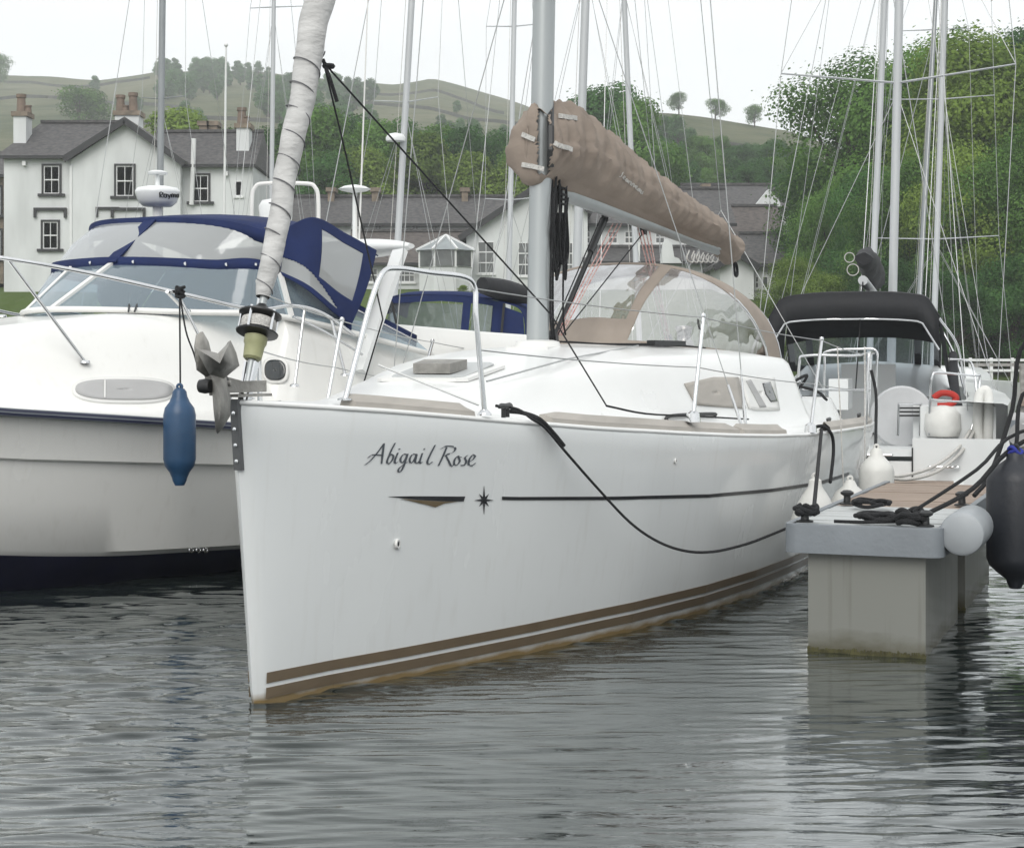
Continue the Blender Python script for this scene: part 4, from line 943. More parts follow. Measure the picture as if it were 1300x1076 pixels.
# boom and sail cover
gz = 2.68
bA = mastp(gz) + Vector((.12, 0, 0)); bE = pick(yb, 938, 322, .52)
bdir = (bE - bA); blen = bdir.length; bdir.normalize(); bside = bdir.cross(Vector((0, 0, 1))).normalized(); bup = bside.cross(bdir)
MB().tube([bA, bA.lerp(bE, .9)], .058, 12, flat=1.25).tube([bA.lerp(bE, .9), bA.lerp(bE, .915)], .062, 12).build('boom', M['alu'], yb, shade=50)
MB().bar(bA - Vector((.07, 0, 0)), bA + bdir * .05, .05, .1).build('gooseneck', M['blackplastic'], yb)
cv = MB(); P = []
NT, NA = 130, 64
NN = 16
for i in range(-NN, NT + 1):
    t = max(0, i) / NT; s = -.20 + t * (blen + .22)
    ns = 1.0
    if i < 0: th_ = (i + NN + .15) / (NN + .15) * math.pi / 2; s = -.20 - .085 * math.cos(th_); ns = math.sin(th_) ** .75
    hgt = interp(t, [0, .05, .12, .2, .3, .45, .6, .75, .88, .97, 1], [.50, .56, .59, .565, .50, .41, .345, .29, .245, .19, .08])
    wd = interp(t, [0, .04, .1, .2, .35, .6, .85, .97, 1], [.165, .175, .18, .175, .16, .14, .115, .08, .02]) * ns
    low = interp(t, [0, .1, .14, .25, .5, .85, .93, 1], [-.02, -.01, .0, .0, -.01, -.03, -.10, -.02])
    if ns < 1: low += hgt * .5 * (1 - ns) * .7; hgt *= ns * .7 + .3
    c = bA + bdir * s
    row = []
    for k in range(NA):
        a = 2 * math.pi * k / NA; ca, sa = math.cos(a), math.sin(a)
        top = sa > 0
        x = wd * ca * (1 if not top else (1 - .35 * sa ** 2)) * (1.0 + .12 * (sa < 0) * (1 + sa))
        z = low + hgt * (.5 + .5 * sa) - (.02 if sa < -.9 else 0)
        # folds: diagonal tension wrinkles and sag between ties
        wr = .012 * math.sin(s * 21 + a * 2.2 + 1.5 * math.sin(s * 4)) * (1 - .6 * t) + .010 * math.sin(s * 47 - a * 3.1 + 2 * math.sin(s * 7)) + .018 * mnoise.noise(Vector((s * 5, ca * 2, sa * 2))) + .008 * mnoise.noise(Vector((s * 16 + sa * 6, ca * 4, sa * 5)))
        tie = .06 * math.exp(-((s - .5 * blen) / .05) ** 2) * sa * (sa > 0)
        wr *= (1.25 - .75 * t) * smooth((sa + 1.0) / .5)
        wr += .025 * (1 - .55 * t) * smooth((sa + 1) / .6) * (1 - abs(2 * ((s * 6.5 + a * .9 + .4 * math.sin(s * 9)) % 1) - 1)) ** 4
        f = 1 + wr / max(wd, .06) * .8
        row.append(c + bside * (x * f) + bup * (z + wr * .8 * max(sa, 0) - tie))
    P.append(row)
cv.grid(P, True); cv.add(P[0], [tuple(range(NA))]); cv.add(P[-1], [tuple(range(NA))])
CB = cv.bvh(); cut = set()
for yy in range(90, 222, 2):                       # open lacing gap round the front of the mast
    for xx in range(684, 697, 1):
        o, d = ray(yb, xx, yy); h = CB.ray_cast(o, d)
        if h[0] is not None: cut.add(h[2])
cv.f = [f for i, f in enumerate(cv.f) if i not in cut]
cover = cv.build('sail_cover', M['taupe'], yb, shade=70, solid=.004)
lettering(CB, yb, [[(787 + (x * 1.1 + y * -.3) , 216 + (x * .86) + y * 1.25) for x, y in s] for s in [
    [(3, 0), (2, 5), (0, 6.5)], [(4, 4.5), (6.5, 3.5), (5.5, 2.4), (4, 4), (6, 6)], [(9.5, 2.8), (7.5, 4), (8.5, 6), (9.8, 3), (9.8, 6)], [(11, 6), (11.2, 3), (13, 3), (13, 6)], [(14.5, 6), (14.7, 3), (16.5, 3), (16.5, 6)], [(18, 4.5), (20, 3.5), (19, 2.4), (17.8, 4), (20, 6)], [(23, 2.8), (21.3, 4), (22, 6), (23.3, 3), (23.3, 6)], [(24.6, 3), (24.8, 6), (26.4, 5.5), (26.6, 3), (26.6, 6)]]], 1.5, 'ropew', 'sail_cover_lettering', cover, .006)
for x0, y0, x1, y1 in ((701, 112, 720, 114), (708, 148, 731, 152), (703, 183, 724, 190), (664, 171, 680, 178), (664, 209, 690, 214)):
    pts = [cast(CB, yb, x0 + (x1 - x0) * k / 4, y0 + (y1 - y0) * k / 4, .012) for k in range(5)]; pts = [p for p in pts if p]
    if len(pts) > 1:
        mb = MB()
        for a, b in zip(pts[:-1], pts[1:]): mb.bar(a, b, .012, .03, (0, 0, 1))
        mb.build('cover_strap', M['ropew'], cover)
# strip of bare mast between the laced front edges of the cover
lc_ = [cast(CB, yb, 699, y, .0) for y in (104, 115, 130, 160, 190, 212)]; lc_ = [p for p in lc_ if p]
MB().tube(lc_, .022, 6, flat=.5).build('cover_lacing', M['blackplastic'], cover)
# coiled halyards on the mast, kicker, mainsheet and control lines
hal = MB()
for k in range(9):
    x = 701 + k * 2.2; v = .06 + .012 * (k % 3)
    pts = [pick(yb, x + 2 * math.sin(k), 214, v), pick(yb, x + 3 * math.sin(k * 2.), 260, v + .02), pick(yb, x - 2, 300, v + .02), pick(yb, x + 4 * math.sin(k * 1.3), 345 + 12 * math.sin(k * 2.1), v), pick(yb, x + 3, 320, v), pick(yb, x + 1, 270, v + .01)]
    hal.tube(catmull(pts, 5), .0075, 6)
for y in (238, 246, 252, 258): hal.ring(pick(yb, 709, y, .07), .045, .009, Matrix.Rotation(.2, 3, 'X'), 14, 6)
for x, yb0, w_ in ((700, 432, .01), (703, 436, .009), (716, 425, .008)):
    hal.tube(catmull([pick(yb, x + 8, 216, .06), pick(yb, x, 320, .09), pick(yb, x - 1, 400, .08), pick(yb, x + 2, yb0, .08)], 6), w_ * .8, 6)
hal.build('halyard_coil', M['rope'], yb, shade=60)
kb = pick(yb, 703, 428, .04); kt = pick(yb, 768, 277, .10)
MB().tube([kb, kb.lerp(kt, .72)], .014, 8).tube([kb.lerp(kt, .7), kt], .022, 8).build('kicker_strut', M['blackplastic'], yb, shade=60)
MB().tube([kb + Vector((.02, 0, -.03)), kt + Vector((.02, -.02, .02))], .006, 6).tube([kb + Vector((.05, 0, 0)), kt + Vector((.06, 0, 0))], .006, 6).tube([kb + Vector((-.03, .02, 0)), kt + Vector((-.03, .02, 0))], .005, 6).build('kicker_tackle', M['rope'], yb)
rl = MB()
for dx in (0, 6, 11): rl.tube([pick(yb, 706 + dx * .6, 425, .05), pick(yb, 778 + dx, 284, .12)], .0045, 6)
bl = pick(yb, 817, 293, .22); bs_ = pick(yb, 850, 432, .30)
rl.tube([bl + Vector((-.04, 0, 0)), bs_ + Vector((-.02, 0, 0))], .0055, 6).tube([bl + Vector((.06, .0, 0)), bs_ + Vector((.02, 0, 0))], .0055, 6).tube([bl + Vector((.0, .05, .05)), bs_ + Vector((.01, .03, 0))], .0055, 6).tube([bl + Vector((.02, -.03, .05)), pick(yb, 846, 420, .30)], .005, 6)
rl.build('mainsheet', M['roper'], yb)
MB().tube([pick(yb, 715, 424, .05), pick(yb, 818, 294, .2)], .0045, 6).build('reefing_line', M['rope'], yb)
for p, r_ in ((bl, .035), (kt, .03), (bs_ + Vector((0, 0, .02)), .025), (kb, .05)):
    MB().lathe([(.008, -.018), (r_, -.016), (r_ * .8, 0), (r_, .016), (.008, .018)], p, 14, Matrix.Rotation(R(80), 3, 'X')).build('block', M['blackplastic'], yb, shade=40)
MB().ring(pick(yb, 934, 342, .5), .055, .012, Matrix.Rotation(R(85), 3, 'X'), 18, 6).tube([pick(yb, 934, 336, .5), pick(yb, 930, 312, .5)], .006, 6).build('line_ring', M['rope'], yb, shade=60)
ln = MB()
for k in range(6):
    x = 875 + k * 6; ln.tube(catmull([pick(yb, x, 318 + k, .45), pick(yb, x - 3, 328, .45), pick(yb, x + 4, 333, .46), pick(yb, x + 7, 322 + k, .45)], 5), .006, 6)
ln.build('reefing_line', M['ropew'], yb)
# lines led aft over the coachroof
la = MB()
for k in range(4):
    la.tube(catmull([on_deck(3.95, .08 + .03 * k, .03), on_deck(4.4, .25 + .04 * k, .015), on_deck(5.0, .48 + .05 * k, .012), on_deck(5.35, .56 + .05 * k, .012)], 6), .006, 6)
la.build('deck_line', M['rope'], yb)
MB().bar(on_deck(4.7, .5, .03), on_deck(5.05, .62, .03), .07, .035).build('rope_clutch', M['blackplastic'], yb)
for x0, y0, x1, y1 in ((455, 448, 648, 462),): pass
# sprayhood
def hood(s, th):
    a = abs(th)
    bu, bv = 4.95 + 1.65 * a ** 2.4, .90 * th
    bu = min(bu, 6.52)
    base = Lc(bu, bv, deck_z(min(bu, 6.5), bv * .97) - .03)
    an = th * math.pi / 2
    crest = Lc(5.62 + .85 * a ** 3, .93 * math.copysign(abs(math.sin(an)) ** .85, th), 1.46 + .80 * max(0, math.cos(an)) ** .62)
    back = Lc(6.3 + .45 * a ** 2, .97 * math.copysign(abs(math.sin(an)) ** .85, th), 1.36 + .85 * max(0, math.cos(an)) ** .62)
    if s <= 1:
        p = base.lerp(crest, s); b = .07 * math.sin(math.pi * s) * (1 - a ** 4)
        return p + Vector((-b * .7, 0, b * .8)) + Vector((0, 0, .006 * math.sin(th * 19 + s * 9) * math.sin(math.pi * s)))
    return crest.lerp(back, (s - 1) / .5) + Vector((0, 0, .02 * math.sin(math.pi * (s - 1) / .5)))
NS, NTH = 84, 150
tris_f, tris_w = MB(), MB()
G = [[hood(1.5 * i / NS, -1 + 2 * j / NTH) for j in range(NTH + 1)] for i in range(NS + 1)]
for i in range(NS):
    for j in range(NTH):
        s = 1.5 * (i + .5) / NS; th = -1 + 2 * (j + .5) / NTH
        lo = .27 if th < .2 else .07
        win = (lo < s < .97) and ((-.70 < th < .17) or (.24 < th < .94))
        (tris_w if win else tris_f).add([G[i][j], G[i][j + 1], G[i + 1][j + 1], G[i + 1][j]], [(0, 1, 2, 3)])
def weld(mb):
    bm = bmesh.new(); vs = [bm.verts.new(v) for v in mb.v]
    for f in mb.f: bm.faces.new([vs[k] for k in f])
    bmesh.ops.remove_doubles(bm, verts=bm.verts, dist=1e-5)
    out = MB(); out.v = [v.co.copy() for v in bm.verts]; bm.verts.index_update(); out.f = [tuple(v.index for v in f.verts) for f in bm.faces]; bm.free(); return out
sh = weld(tris_f).build('sprayhood', M['taupe2'], yb, shade=60, solid=.004)
weld(tris_w).build('hood_window', M['vinyl'], sh, shade=60)
hp_ = [hood(1.5, -1 + 2 * k / 30) + Vector((0, 0, -.012)) for k in range(31)]
MB().tube(hp_, .012, 8).build('hood_frame', M['steel'], sh, shade=60)
MB().tube([hood(1.0, -1 + 2 * k / 30) + Vector((.01, 0, -.014)) for k in range(31)], .012, 8).build('hood_frame', M['steel'], sh, shade=60)
# primary winch behind the hood
for u, v in ((6.9, 1.02), (6.9, -1.02), (5.55, .5)):
    MB().lathe([(.075, 0), (.07, .02), (.05, .06), (.055, .12), (.065, .13), (.06, .15), (.02, .155)], Lc(u, v, deck_z(u, v)), 16).build('winch', M['steel'], yb, shade=40)
MB().tube(catmull([Lc(6.75, .97, 1.32), Lc(6.95, 1.12, 1.42), Lc(7.1, 1.0, 1.3), Lc(6.85, .92, 1.36), Lc(7.0, 1.17, 1.3), Lc(7.25, 1.22, 1.22)], 6), .012, 6).build('winch_rope', M['rope'], yb)
# jib sheets
sa = fst(1.66) + Vector((.05, -.05, 0))
MB().tube([sa, sa + Vector((.05, -.02, -.05)), pick(yb, 700, 400, .55), pick(yb, 770, 515, 1.0)], .0048, 6).tube(catmull([pick(yb, 770, 515, 1.0), pick(yb, 820, 525, 1.05), pick(yb, 880, 528, 1.08), pick(yb, 950, 532, 1.15)], 4), .006, 6).build('jib_sheet', M['rope'], yb)
MB().tube([sa, pick(yb, 440, 200, -.1), pick(yb, 486, 405, -.5), Lc(3.2, -1.0, 1.2)], .0048, 6).tube(catmull([sa, sa + Vector((.0, -.04, -.1)), sa + Vector((.03, -.06, -.2))], 4), .009, 6).ring(sa + Vector((.02, -.02, -.03)), .02, .012, None, 12, 6).build('jib_sheet', M['rope'], yb)
MB().tube([pick(yb, 480, 463, .1), pick(yb, 608, 514, .6)], .006, 6).tube([pick(yb, 618, 484, .64), on_deck(3.0, .5, .02), on_deck(4.4, .5, .02)], .005, 6).build('furling_line', M['wire'], yb)

# ---------------------------------------------------------------- anchor on the bow roller
an = thing('anchor', 'grey galvanised plough anchor stowed on the bow roller of the white sloop', 'anchor', YB, R(90 - PH))
def plate(px, v, th): return MB().prism([pick(yb, x, y, v) for x, y in px], (0, th, 0))
def curved(name, px_rows, parent):
    return MB().grid([[pick(yb, x, y, v) for x, y, v in r_] for r_ in px_rows]).build(name, M['galv'], parent, shade=50, solid=.014)
def folded(px, v, fold, cpt):
    pts = [pick(yb, x, y, v + (.010 if k % 2 else 0)) for k, (x, y) in enumerate(px)]; c = pick(yb, cpt[0], cpt[1], v + fold)
    n = len(pts); mids = [p.lerp(c, .5) + Vector((0, -.004, 0)) for p in pts]
    mb = MB().grid([pts + [pts[0]], mids + [mids[0]]]).add(mids + [c], [(k, (k + 1) % n, n) for k in range(n)])
    return weld0(mb).build('fluke', M['galv'], an, shade=70, solid=.014)
def weld0(mb):
    bm = bmesh.new(); vs = [bm.verts.new(v) for v in mb.v]
    for f in mb.f: bm.faces.new([vs[k] for k in f])
    bmesh.ops.remove_doubles(bm, verts=bm.verts, dist=1e-5)
    out = MB(); out.v = [v.co.copy() for v in bm.verts]; bm.verts.index_update(); out.f = [tuple(v.index for v in f.verts) for f in bm.faces]; bm.free(); return out
folded([(251, 470), (248, 440), (250, 425), (256, 421), (263, 434), (272, 470), (262, 478)], .04, .01, (257, 448))
folded([(249, 443), (264, 447), (278, 450), (291, 433), (298, 448), (302, 464), (283, 479), (266, 473)], .09, .15, (279, 461))
folded([(268, 474), (276, 475), (285, 478), (291, 505), (290, 528), (282, 541), (275, 549), (273, 520)], .04, .10, (281, 508))
MB().bar(pick(yb, 262, 461, .10), pick(yb, 284, 451, .08), .012, .016).build('fluke_rib', M['galv'], an)
MB().bar(pick(yb, 258, 446, .0), pick(yb, 272, 500, .0), .03, .03).bar(pick(yb, 268, 478, .0), pick(yb, 320, 492, .0), .018, .032).build('shank', M['galv'], an)
MB().lathe([(.01, -.03), (.028, -.026), (.032, 0), (.028, .026), (.01, .03)], pick(yb, 261, 490, .02), 14, Matrix.Rotation(R(90), 3, 'X')).build('shackle', M['blackplastic'], an, shade=50)

# ---------------------------------------------------------------- mooring lines of the sloop
def rope(name, pts, label, r_=.011, mt='rope', group=None, cat='rope', root=None):
    pts = [Vector(p) for p in pts]
    if root is not None: Mw = W2L[root.name].inverted(); pts = [Mw @ p for p in pts]
    o0 = pts[0].copy()
    mb = MB().tube([p - o0 for p in pts], r_, 8); o = mb.build(name, M[mt], shade=60); o.location = o0
    return tag(o, label, cat, group)
rope('mooring_rope', catmull([Lc(1.52, .62, sheer_z(1.5) + .08), Lc(1.62, .70, sheer_z(1.5) + .06)] + [pick(yb, x, y, v) for x, y, v in ((676, 532, .79), (692, 543, .83), (722, 578, .90), (760, 621, 1.0), (800, 663, 1.12), (835, 687, 1.24), (870, 699, 1.37), (905, 700, 1.5), (945, 691, 1.64), (980, 678, 1.76), (1012, 664, 1.9), (1026, 652, 1.97))], 5), 'black mooring rope sagging across the topside of the white sloop', .0075, root=yb)
rope('mooring_rope', catmull([pick(yb, 648, 522, .66), pick(yb, 664, 524, .70), pick(yb, 685, 532, .80), pick(yb, 702, 549, .84), pick(yb, 716, 566, .88)], 5), 'short black chafe sleeve over the deck edge by the bow cleat', .0115, root=yb, cat='rope sleeve')
def rebase(root, p):
    """move an Empty to local point p, keeping its meshes where they are"""
    Mw = W2L[root.name].inverted(); root.location = Mw @ Vector(p)
    def sh(o):
        for c in o.children:
            if c.data: c.data.transform(Matrix.Translation(-Vector(p)))
            sh(c)
    sh(root)
rebase(an, pick(yb, 276, 545, .0))

# ================================================================== finger pontoon
pt = thing('finger_pontoon', 'grey finger pontoon with pale float, planked deck and black cleats', 'pontoon', YB, R(90 - PH))
PU0, PU1, PV0, PV1, PZ = 2.38, 5.85, 1.90, 2.72, .675
def rrect(u0, u1, v0, v1, r_=.07):
    out = []
    for cu, cv_, a0 in ((u0 + r_, v0 + r_, 180), (u0 + r_, v1 - r_, 90)):
        for k in range(5):
            a = R(a0 - k * 22.5) if cv_ > (v0 + v1) / 2 else R(a0 + 90 - k * 22.5)
            out.append((cu + r_ * math.cos(a), cv_ + r_ * math.sin(a)))
    return out
# nose frame: a rounded grey rim at the end and along both edges
nose = [(PU1, PV0), (PU0 + .07, PV0)] + [(PU0 + .07 - .07 * math.sin(R(a)), PV0 + .07 - .07 * math.cos(R(a))) for a in (22, 45, 68, 90)] + [(PU0 + .07 - .07 * math.cos(R(a)), PV1 - .07 + .07 * math.sin(R(a))) for a in (0, 22, 45, 68, 90)] + [(PU1, PV1)]
P = []
for u, v in nose:
    iu, iv = max(u, PU0 + .03) if u < PU0 + .08 else u, min(max(v, PV0 + .035), PV1 - .035)
    P.append([Lc(u, v, PZ - .15), Lc(u, v, PZ - .012), Lc(u * .9985 + .0015 * 4, v, PZ), Lc(iu + (.03 if u < PU0 + .08 else 0), iv, PZ), Lc(iu + (.03 if u < PU0 + .08 else 0), iv, PZ - .15)])
MB().grid(P).build('edge_frame', M['greyplastic'], pt, shade=40)
MB().span(Lc(PU0 + .03, PV0 + .03, PZ - .145), Lc(PU1, PV1 - .03, PZ - .04)).build('deck_frame', M['greyplastic'], pt)
pw = .138; n = int((PU1 - PU0 - .06) / .145)
for k in range(n):
    u = PU0 + .065 + k * .145; grey = u < 3.65
    jz = random.uniform(-.003, .003)
    MB().span(Lc(u, PV0 + .036, PZ - .039), Lc(u + pw, PV1 - .036, PZ - .008 + jz)).build('plank', M['decktile' if grey else 'plank'], pt)
for u0, u1 in ((PU0 + .07, PU0 + 1.5), (PU0 + 1.9, PU0 + 3.4)):
    MB().prism([Lc(u, v, -.35) for u, v in ((u0, 2.02), (u0, 2.625), (u1, 2.625), (u1, 2.02))], (0, 0, .35 + PZ - .15)).build('float', M['float'], pt)
    mb = MB()
    for k in range(110):
        v = 2.02 + .605 * k / 109; mb.box(Lc(u0 - .003, v, .006 + random.uniform(-.006, .010)), (.008, .008, random.uniform(.012, .035)))
    wd_ = mb.build('waterline_weed', M['weed'], pt); wd_['kind'] = 'stuff'
for u, v in ((PU0 + .13, PV0 + .09), (PU0 + 1.35, PV0 + .1), (PU0 + .1, PV1 - .1), (PU0 + 1.5, PV1 - .07)):
    mb = MB().lathe([(.045, 0), (.045, .008), (.022, .014), (.02, .05), (.038, .06), (.04, .072), (.022, .084), (.004, .086)], Lc(u, v, PZ), 14); mb.build('bollard', M['blackplastic'], pt, shade=40)
rebase(pt, Lc((PU0 + PU1) / 2, (PV0 + PV1) / 2, 0))
# roller fender on the finger's corner
c0 = Lc(2.75, PV1 + .03, PZ - .035)
rf = MB(); prof = [(.0, 0), (.09, .0), (.108, .012), (.112, .03), (.112, .50), (.108, .52), (.09, .535), (0, .535)]
rf.lathe(prof, Lc(PU0 + .06, PV1 + .085, PZ - .03), 28, Matrix.Rotation(R(90), 3, 'Y'))
o = rf.build('dock_fender', M['fendergrey'], None, shade=40); o.data.transform(W2L[yb.name].inverted()); tag(o, 'fat pale grey roller fender at the corner of the finger pontoon', 'fender')
W2 = W2L[yb.name].inverted()
def worldp(p): return W2 @ p
# ropes on the pontoon
def coil(name, cu, cv_, z, r_, n, label, tr=.014, seed=0):
    random.seed(seed); pts = []
    for k in range(n * 10):
        a = k * .628; q = r_ * (.55 + .45 * random.random()); pts.append(Lc(cu + q * math.cos(a) * .8, cv_ + q * math.sin(a), z + .012 + .010 * (k // 10) + .028 * random.random()))
    rope(name, catmull(pts, 3), label, tr, root=yb, cat='rope coil')
coil('rope_coil', PU0 + .12, 2.55, PZ, .085, 5, 'thick knot of black rope heaped on the pontoon end beside the roller fender', .016, 3)
coil('rope_coil', PU0 + .22, 2.36, PZ, .12, 3, 'loose black rope coil lying on the pontoon end', .013, 4)
coil('rope_coil', PU0 + 1.1, 2.18, PZ, .13, 3, 'tangled black rope looped by the bollard further along the pontoon', .011, 5)
coil('rope_coil', PU0 + .14, 2.0, PZ + .02, .07, 4, 'black rope turns wrapped round the pontoon corner bollard', .013, 6)
random.seed(21)
rope('mooring_rope', catmull([Lc(PU0 + .1, 2.15, PZ + .012), Lc(PU0 + .11, 2.3, PZ + .012), Lc(PU0 + .2, 2.5, PZ + .014)], 6), 'straight black rope tail along the lip of the pontoon', .009, root=yb)
# stern lines, fender lines
def vline(x0, y0, x1, y1, v0, v1, label, r_=.011, mt='rope', bend=0):
    a, b = pick(yb, x0, y0, v0), pick(yb, x1, y1, v1)
    rope('mooring_rope' if mt == 'rope' else 'fender_line', catmull([a, a.lerp(b, .5) + Vector((0, bend, 0)), b], 6), label, r_, mt, root=yb)
vline(1043, 545, 1033, 648, 1.52, 1.95, 'black rope from the midship cleat down to the pontoon bollard', .012)
rope('mooring_rope', catmull([pick(yb, x, y, v) for x, y, v in ((1030, 543, 1.44), (1045, 541, 1.53), (1056, 552, 1.56), (1058, 575, 1.57), (1054, 612, 1.6))], 5), 'black fender rope looped from the midship cleat', .012, root=yb)
rope('mooring_rope', catmull([pick(yb, x, y, v) for x, y, v in ((1106, 470, 1.45), (1112, 500, 1.5), (1112, 545, 1.55), (1111, 600, 1.7), (1110, 645, 1.85))], 5), 'black stern rope hanging straight down by the quarter of the white sloop', .013, root=yb)
for x0, x1, lb in ((1063, 1072, 'thin white line hanging from the lifeline beside the pear fender'), (1098, 1098, 'thin white line hanging at the quarter beside the long white fender')):
    vline(x0, 440, x1, 640, 1.55, 1.62, lb, .005, 'ropew')
def fender(prof, p, label, mt, n=24, name='fender', M3=None, eyes=True, group=None):
    mb = MB().lathe(prof, (0, 0, 0), n, M3)
    h = max(z for r_, z in prof)
    if eyes: mb.ring((0, 0, h + .012), .016, .009, Matrix.Rotation(R(90), 3, 'X'), 12, 6)
    o = mb.build(name, M[mt], None, shade=45); o.location = p
    return tag(o, label, 'fender', group)
pear = [(.02, 0), (.10, .03), (.155, .10), (.165, .17), (.14, .26), (.085, .36), (.045, .42), (.04, .46), (.02, .475)]
fender(pear, worldp(Lc(4.5, 1.66, .30)), 'pear shaped white fender squeezed between the sloop and the pontoon', 'fenderwhite')
fender([(.02, 0), (.12, .04), (.15, .12), (.155, .3), (.15, .42), (.1, .52), (.05, .56), (.03, .6)], worldp(Lc(5.45, 1.72, .10)), 'rounder white fender beyond the pear shaped one', 'fenderwhite')
cyl = lambda R_, H_: [(.03, -.05), (.045, -.02), (.05, 0), (R_ * .62, .035), (R_ * .9, .075), (R_, .12), (R_, H_ - .12), (R_ * .9, H_ - .075), (R_ * .62, H_ - .035), (.05, H_), (.045, H_ + .03), (.03, H_ + .05)]
fender(cyl(.13, .78), worldp(Lc(6.35, 1.76, .05)), 'long white fender hanging at the quarter of the sloop', 'fenderwhite')

# ================================================================== motor cruiser on the other side
MPH = 40.; MBO = Vector((-4.9, 10.33, 0))
mc = thing('motor_cruiser', 'white motor cruiser with navy canvas hood and raked windscreen', 'motor boat', MBO, R(90 - MPH))
mS = lambda u: interp(u, [0, 1.5, 3, 6, 8.4], [1.38, 1.22, 1.10, 1.0, .95])
mBX = [0, .05, .15, .4, .8, 1.5, 2.2, 3.0, 4.2, 6, 8.4]
mB1 = [0, .13, .28, .50, .70, .96, 1.20, 1.40, 1.50, 1.50, 1.42]
def mhalf(u, k):                                       # k: 0 keel line .. 1 gunwale
    return interp(u, mBX, mB1) * k
LV = [(-.35, .10), (-.1, .55), (.02, .70), (.20, .86), (.205, .885), (.5, .90), (.78, .945), (.80, .97), (1.0, 1.0)]
P1, P2 = [], []
prof_z = [(-.35, .05, .9), (-.12, .42, .75), (.0, .58, .66), (.17, .74, .56), (.2, .775, .54), (.5, .86, .34), (.72, .91, .24), (.735, .945, .22), (.97, .985, .06), (1.0, 1.0, 0)]
for i in range(61):
    a = i / 60; r1 = []
    for zf, k, so in prof_z:
        u0 = 8.4 * a ** 1.3
        st_ = so * 1.0
        u = st_ + (8.4 - st_) * a ** 1.3
        zz = zf * mS(u0) if zf > 0 else zf
        if abs(zf - .17) < .05: zz += .10 * (1 - smooth(u0 / 2.2))
        r1.append(Lc(u, mhalf(u0, k), zz))
    P1.append(r1); P2.append([Vector((p.x, -p.y, p.z)) for p in r1])
lowm, him = MB(), MB()
for PP in (P1, P2):
    lowm.grid([r_[:4] for r_ in PP]); him.grid([r_[3:] for r_ in PP])
him.add(P1[-1] + P2[-1][::-1], [tuple(range(2 * len(P1[-1])))])
hm = him.build('hull', M['gelcream'], mc, shade=28)
lowm.build('bottom', M['navyhull'], mc, shade=40)
# rubbing strake, dark bands
def msheer(u, dv, dz): return Lc(u, interp(u, mBX, mB1) + dv, mS(u) + dz)
us = [8.4 * (k / 60) ** 1.3 for k in range(61)]
P = [[msheer(u, .003, -.045), msheer(u, .035, -.04), msheer(u, .04, -.015), msheer(u, .035, .008), msheer(u, .003, .012)] for u in us]
bandm = MB().grid(P); bandm.grid([[Vector((p.x, -p.y, p.z)) for p in r_] for r_ in P]); bandm.build('rubbing_strake', M['greyplastic'], hm, shade=50)
P = [[msheer(u, .036, -.036), msheer(u, .0405, -.02)] for u in us]; P3 = [[msheer(u, .040, -.012), msheer(u, .037, .004)] for u in us]
MB().grid(P).grid(P3).build('strake_insert', M['strake'], hm, solid=.004)
# deck moulding: heightfield of foredeck and cabin trunk
def mdeck(u, v):
    b = interp(u, mBX, mB1); k = min(1, abs(v) / max(b, .03))
    crown = interp(u, [0, .6, 1.5, 2.6, 3.6, 8.4], [.08, .25, .50, .72, .78, .74])
    f = 1 - smooth((k - .45) / .55) if u < 3.6 else 1 - smooth((k - .78) / .22)
    return mS(u) + .012 + crown * f
P = []
for k in range(71):
    u = .04 + 8.3 * (k / 70) ** 1.15; b = interp(u, mBX, mB1)
    P.append([Lc(u, b * t, mdeck(u, b * t)) for t in np.linspace(-1, 1, 41)])
md = MB().grid(P); MDB = md.bvh(); mdk = md.build('deck', M['gelcream'], mc, shade=60)
MHB = him.bvh()
def mpatch(px, name, mt, parent, off=.005, solid=.006, bvh=None):
    return conform(bvh or MDB, mc, px, name, mt, parent, off, solid, MHB)
ell = lambda cx, cy, rx, ry, sk=0: [(cx + rx * math.copysign(abs(math.cos(a)) ** .7, math.cos(a)), cy + ry * math.copysign(abs(math.sin(a)) ** .8, math.sin(a)) + sk * math.cos(a)) for a in np.linspace(0, 6.283, 33)[:-1]]
pl = mpatch(ell(157, 495.5, 66, 17, 1), 'portlight', 'whiteplastic', mc, .004)
mpatch(ell(157, 495.5, 62, 13, 1), 'portlight_glass', 'greycanvas', pl, .011); mpatch([(131, 484), (133, 484), (133, 507), (131, 507)], 'portlight_bar', 'whiteplastic', pl, .018, .003)
mpatch(ell(350, 470, 17, 17), 'portlight', 'whiteplastic', mc, .004); mpatch(ell(350, 470, 13, 13), 'portlight', 'darkglass', mc, .011)
for x in (243, 252, 261):
    p = cast(MHB, mc, x, 697, .003)
    if p: MB().ring(p, .018, .008, Matrix.Rotation(R(90), 3, 'X'), 12, 6).build('outlet', M['steel'], hm)
# windscreen: base line on deck, top line under the hood
def mp_(x, y, v): return pick(mc, x, y, v)
wb = [Lc(3.7, -1.20, 1.84), Lc(2.85, -.85, 1.88), Lc(2.49, 0, 1.90), Lc(3.1, .75, 1.88), Lc(3.7, 1.20, 1.84), Lc(5.0, 1.40, 1.58)]
wt = [Lc(3.75, -1.05, 2.18), Lc(3.05, -.78, 2.23), Lc(3.02, 0, 2.25), Lc(3.38, .68, 2.22), Lc(3.72, 1.05, 2.18), Lc(4.9, 1.33, 1.68)]
wb_s, wt_s = catmull(wb, 8), catmull(wt, 8)
MB().grid([[a, a.lerp(b, .5), b] for a, b in zip(wb_s, wt_s)]).build('windscreen', M['glass'], mc, shade=60)
MB().tube(wb_s, .022, 8).build('windscreen_base_frame', M['whiteplastic'], mc, shade=60)
MB().tube([p + Vector((0, 0, .0)) for p in wt_s], .009, 8).build('windscreen_top_frame', M['steel'], mc, shade=60)
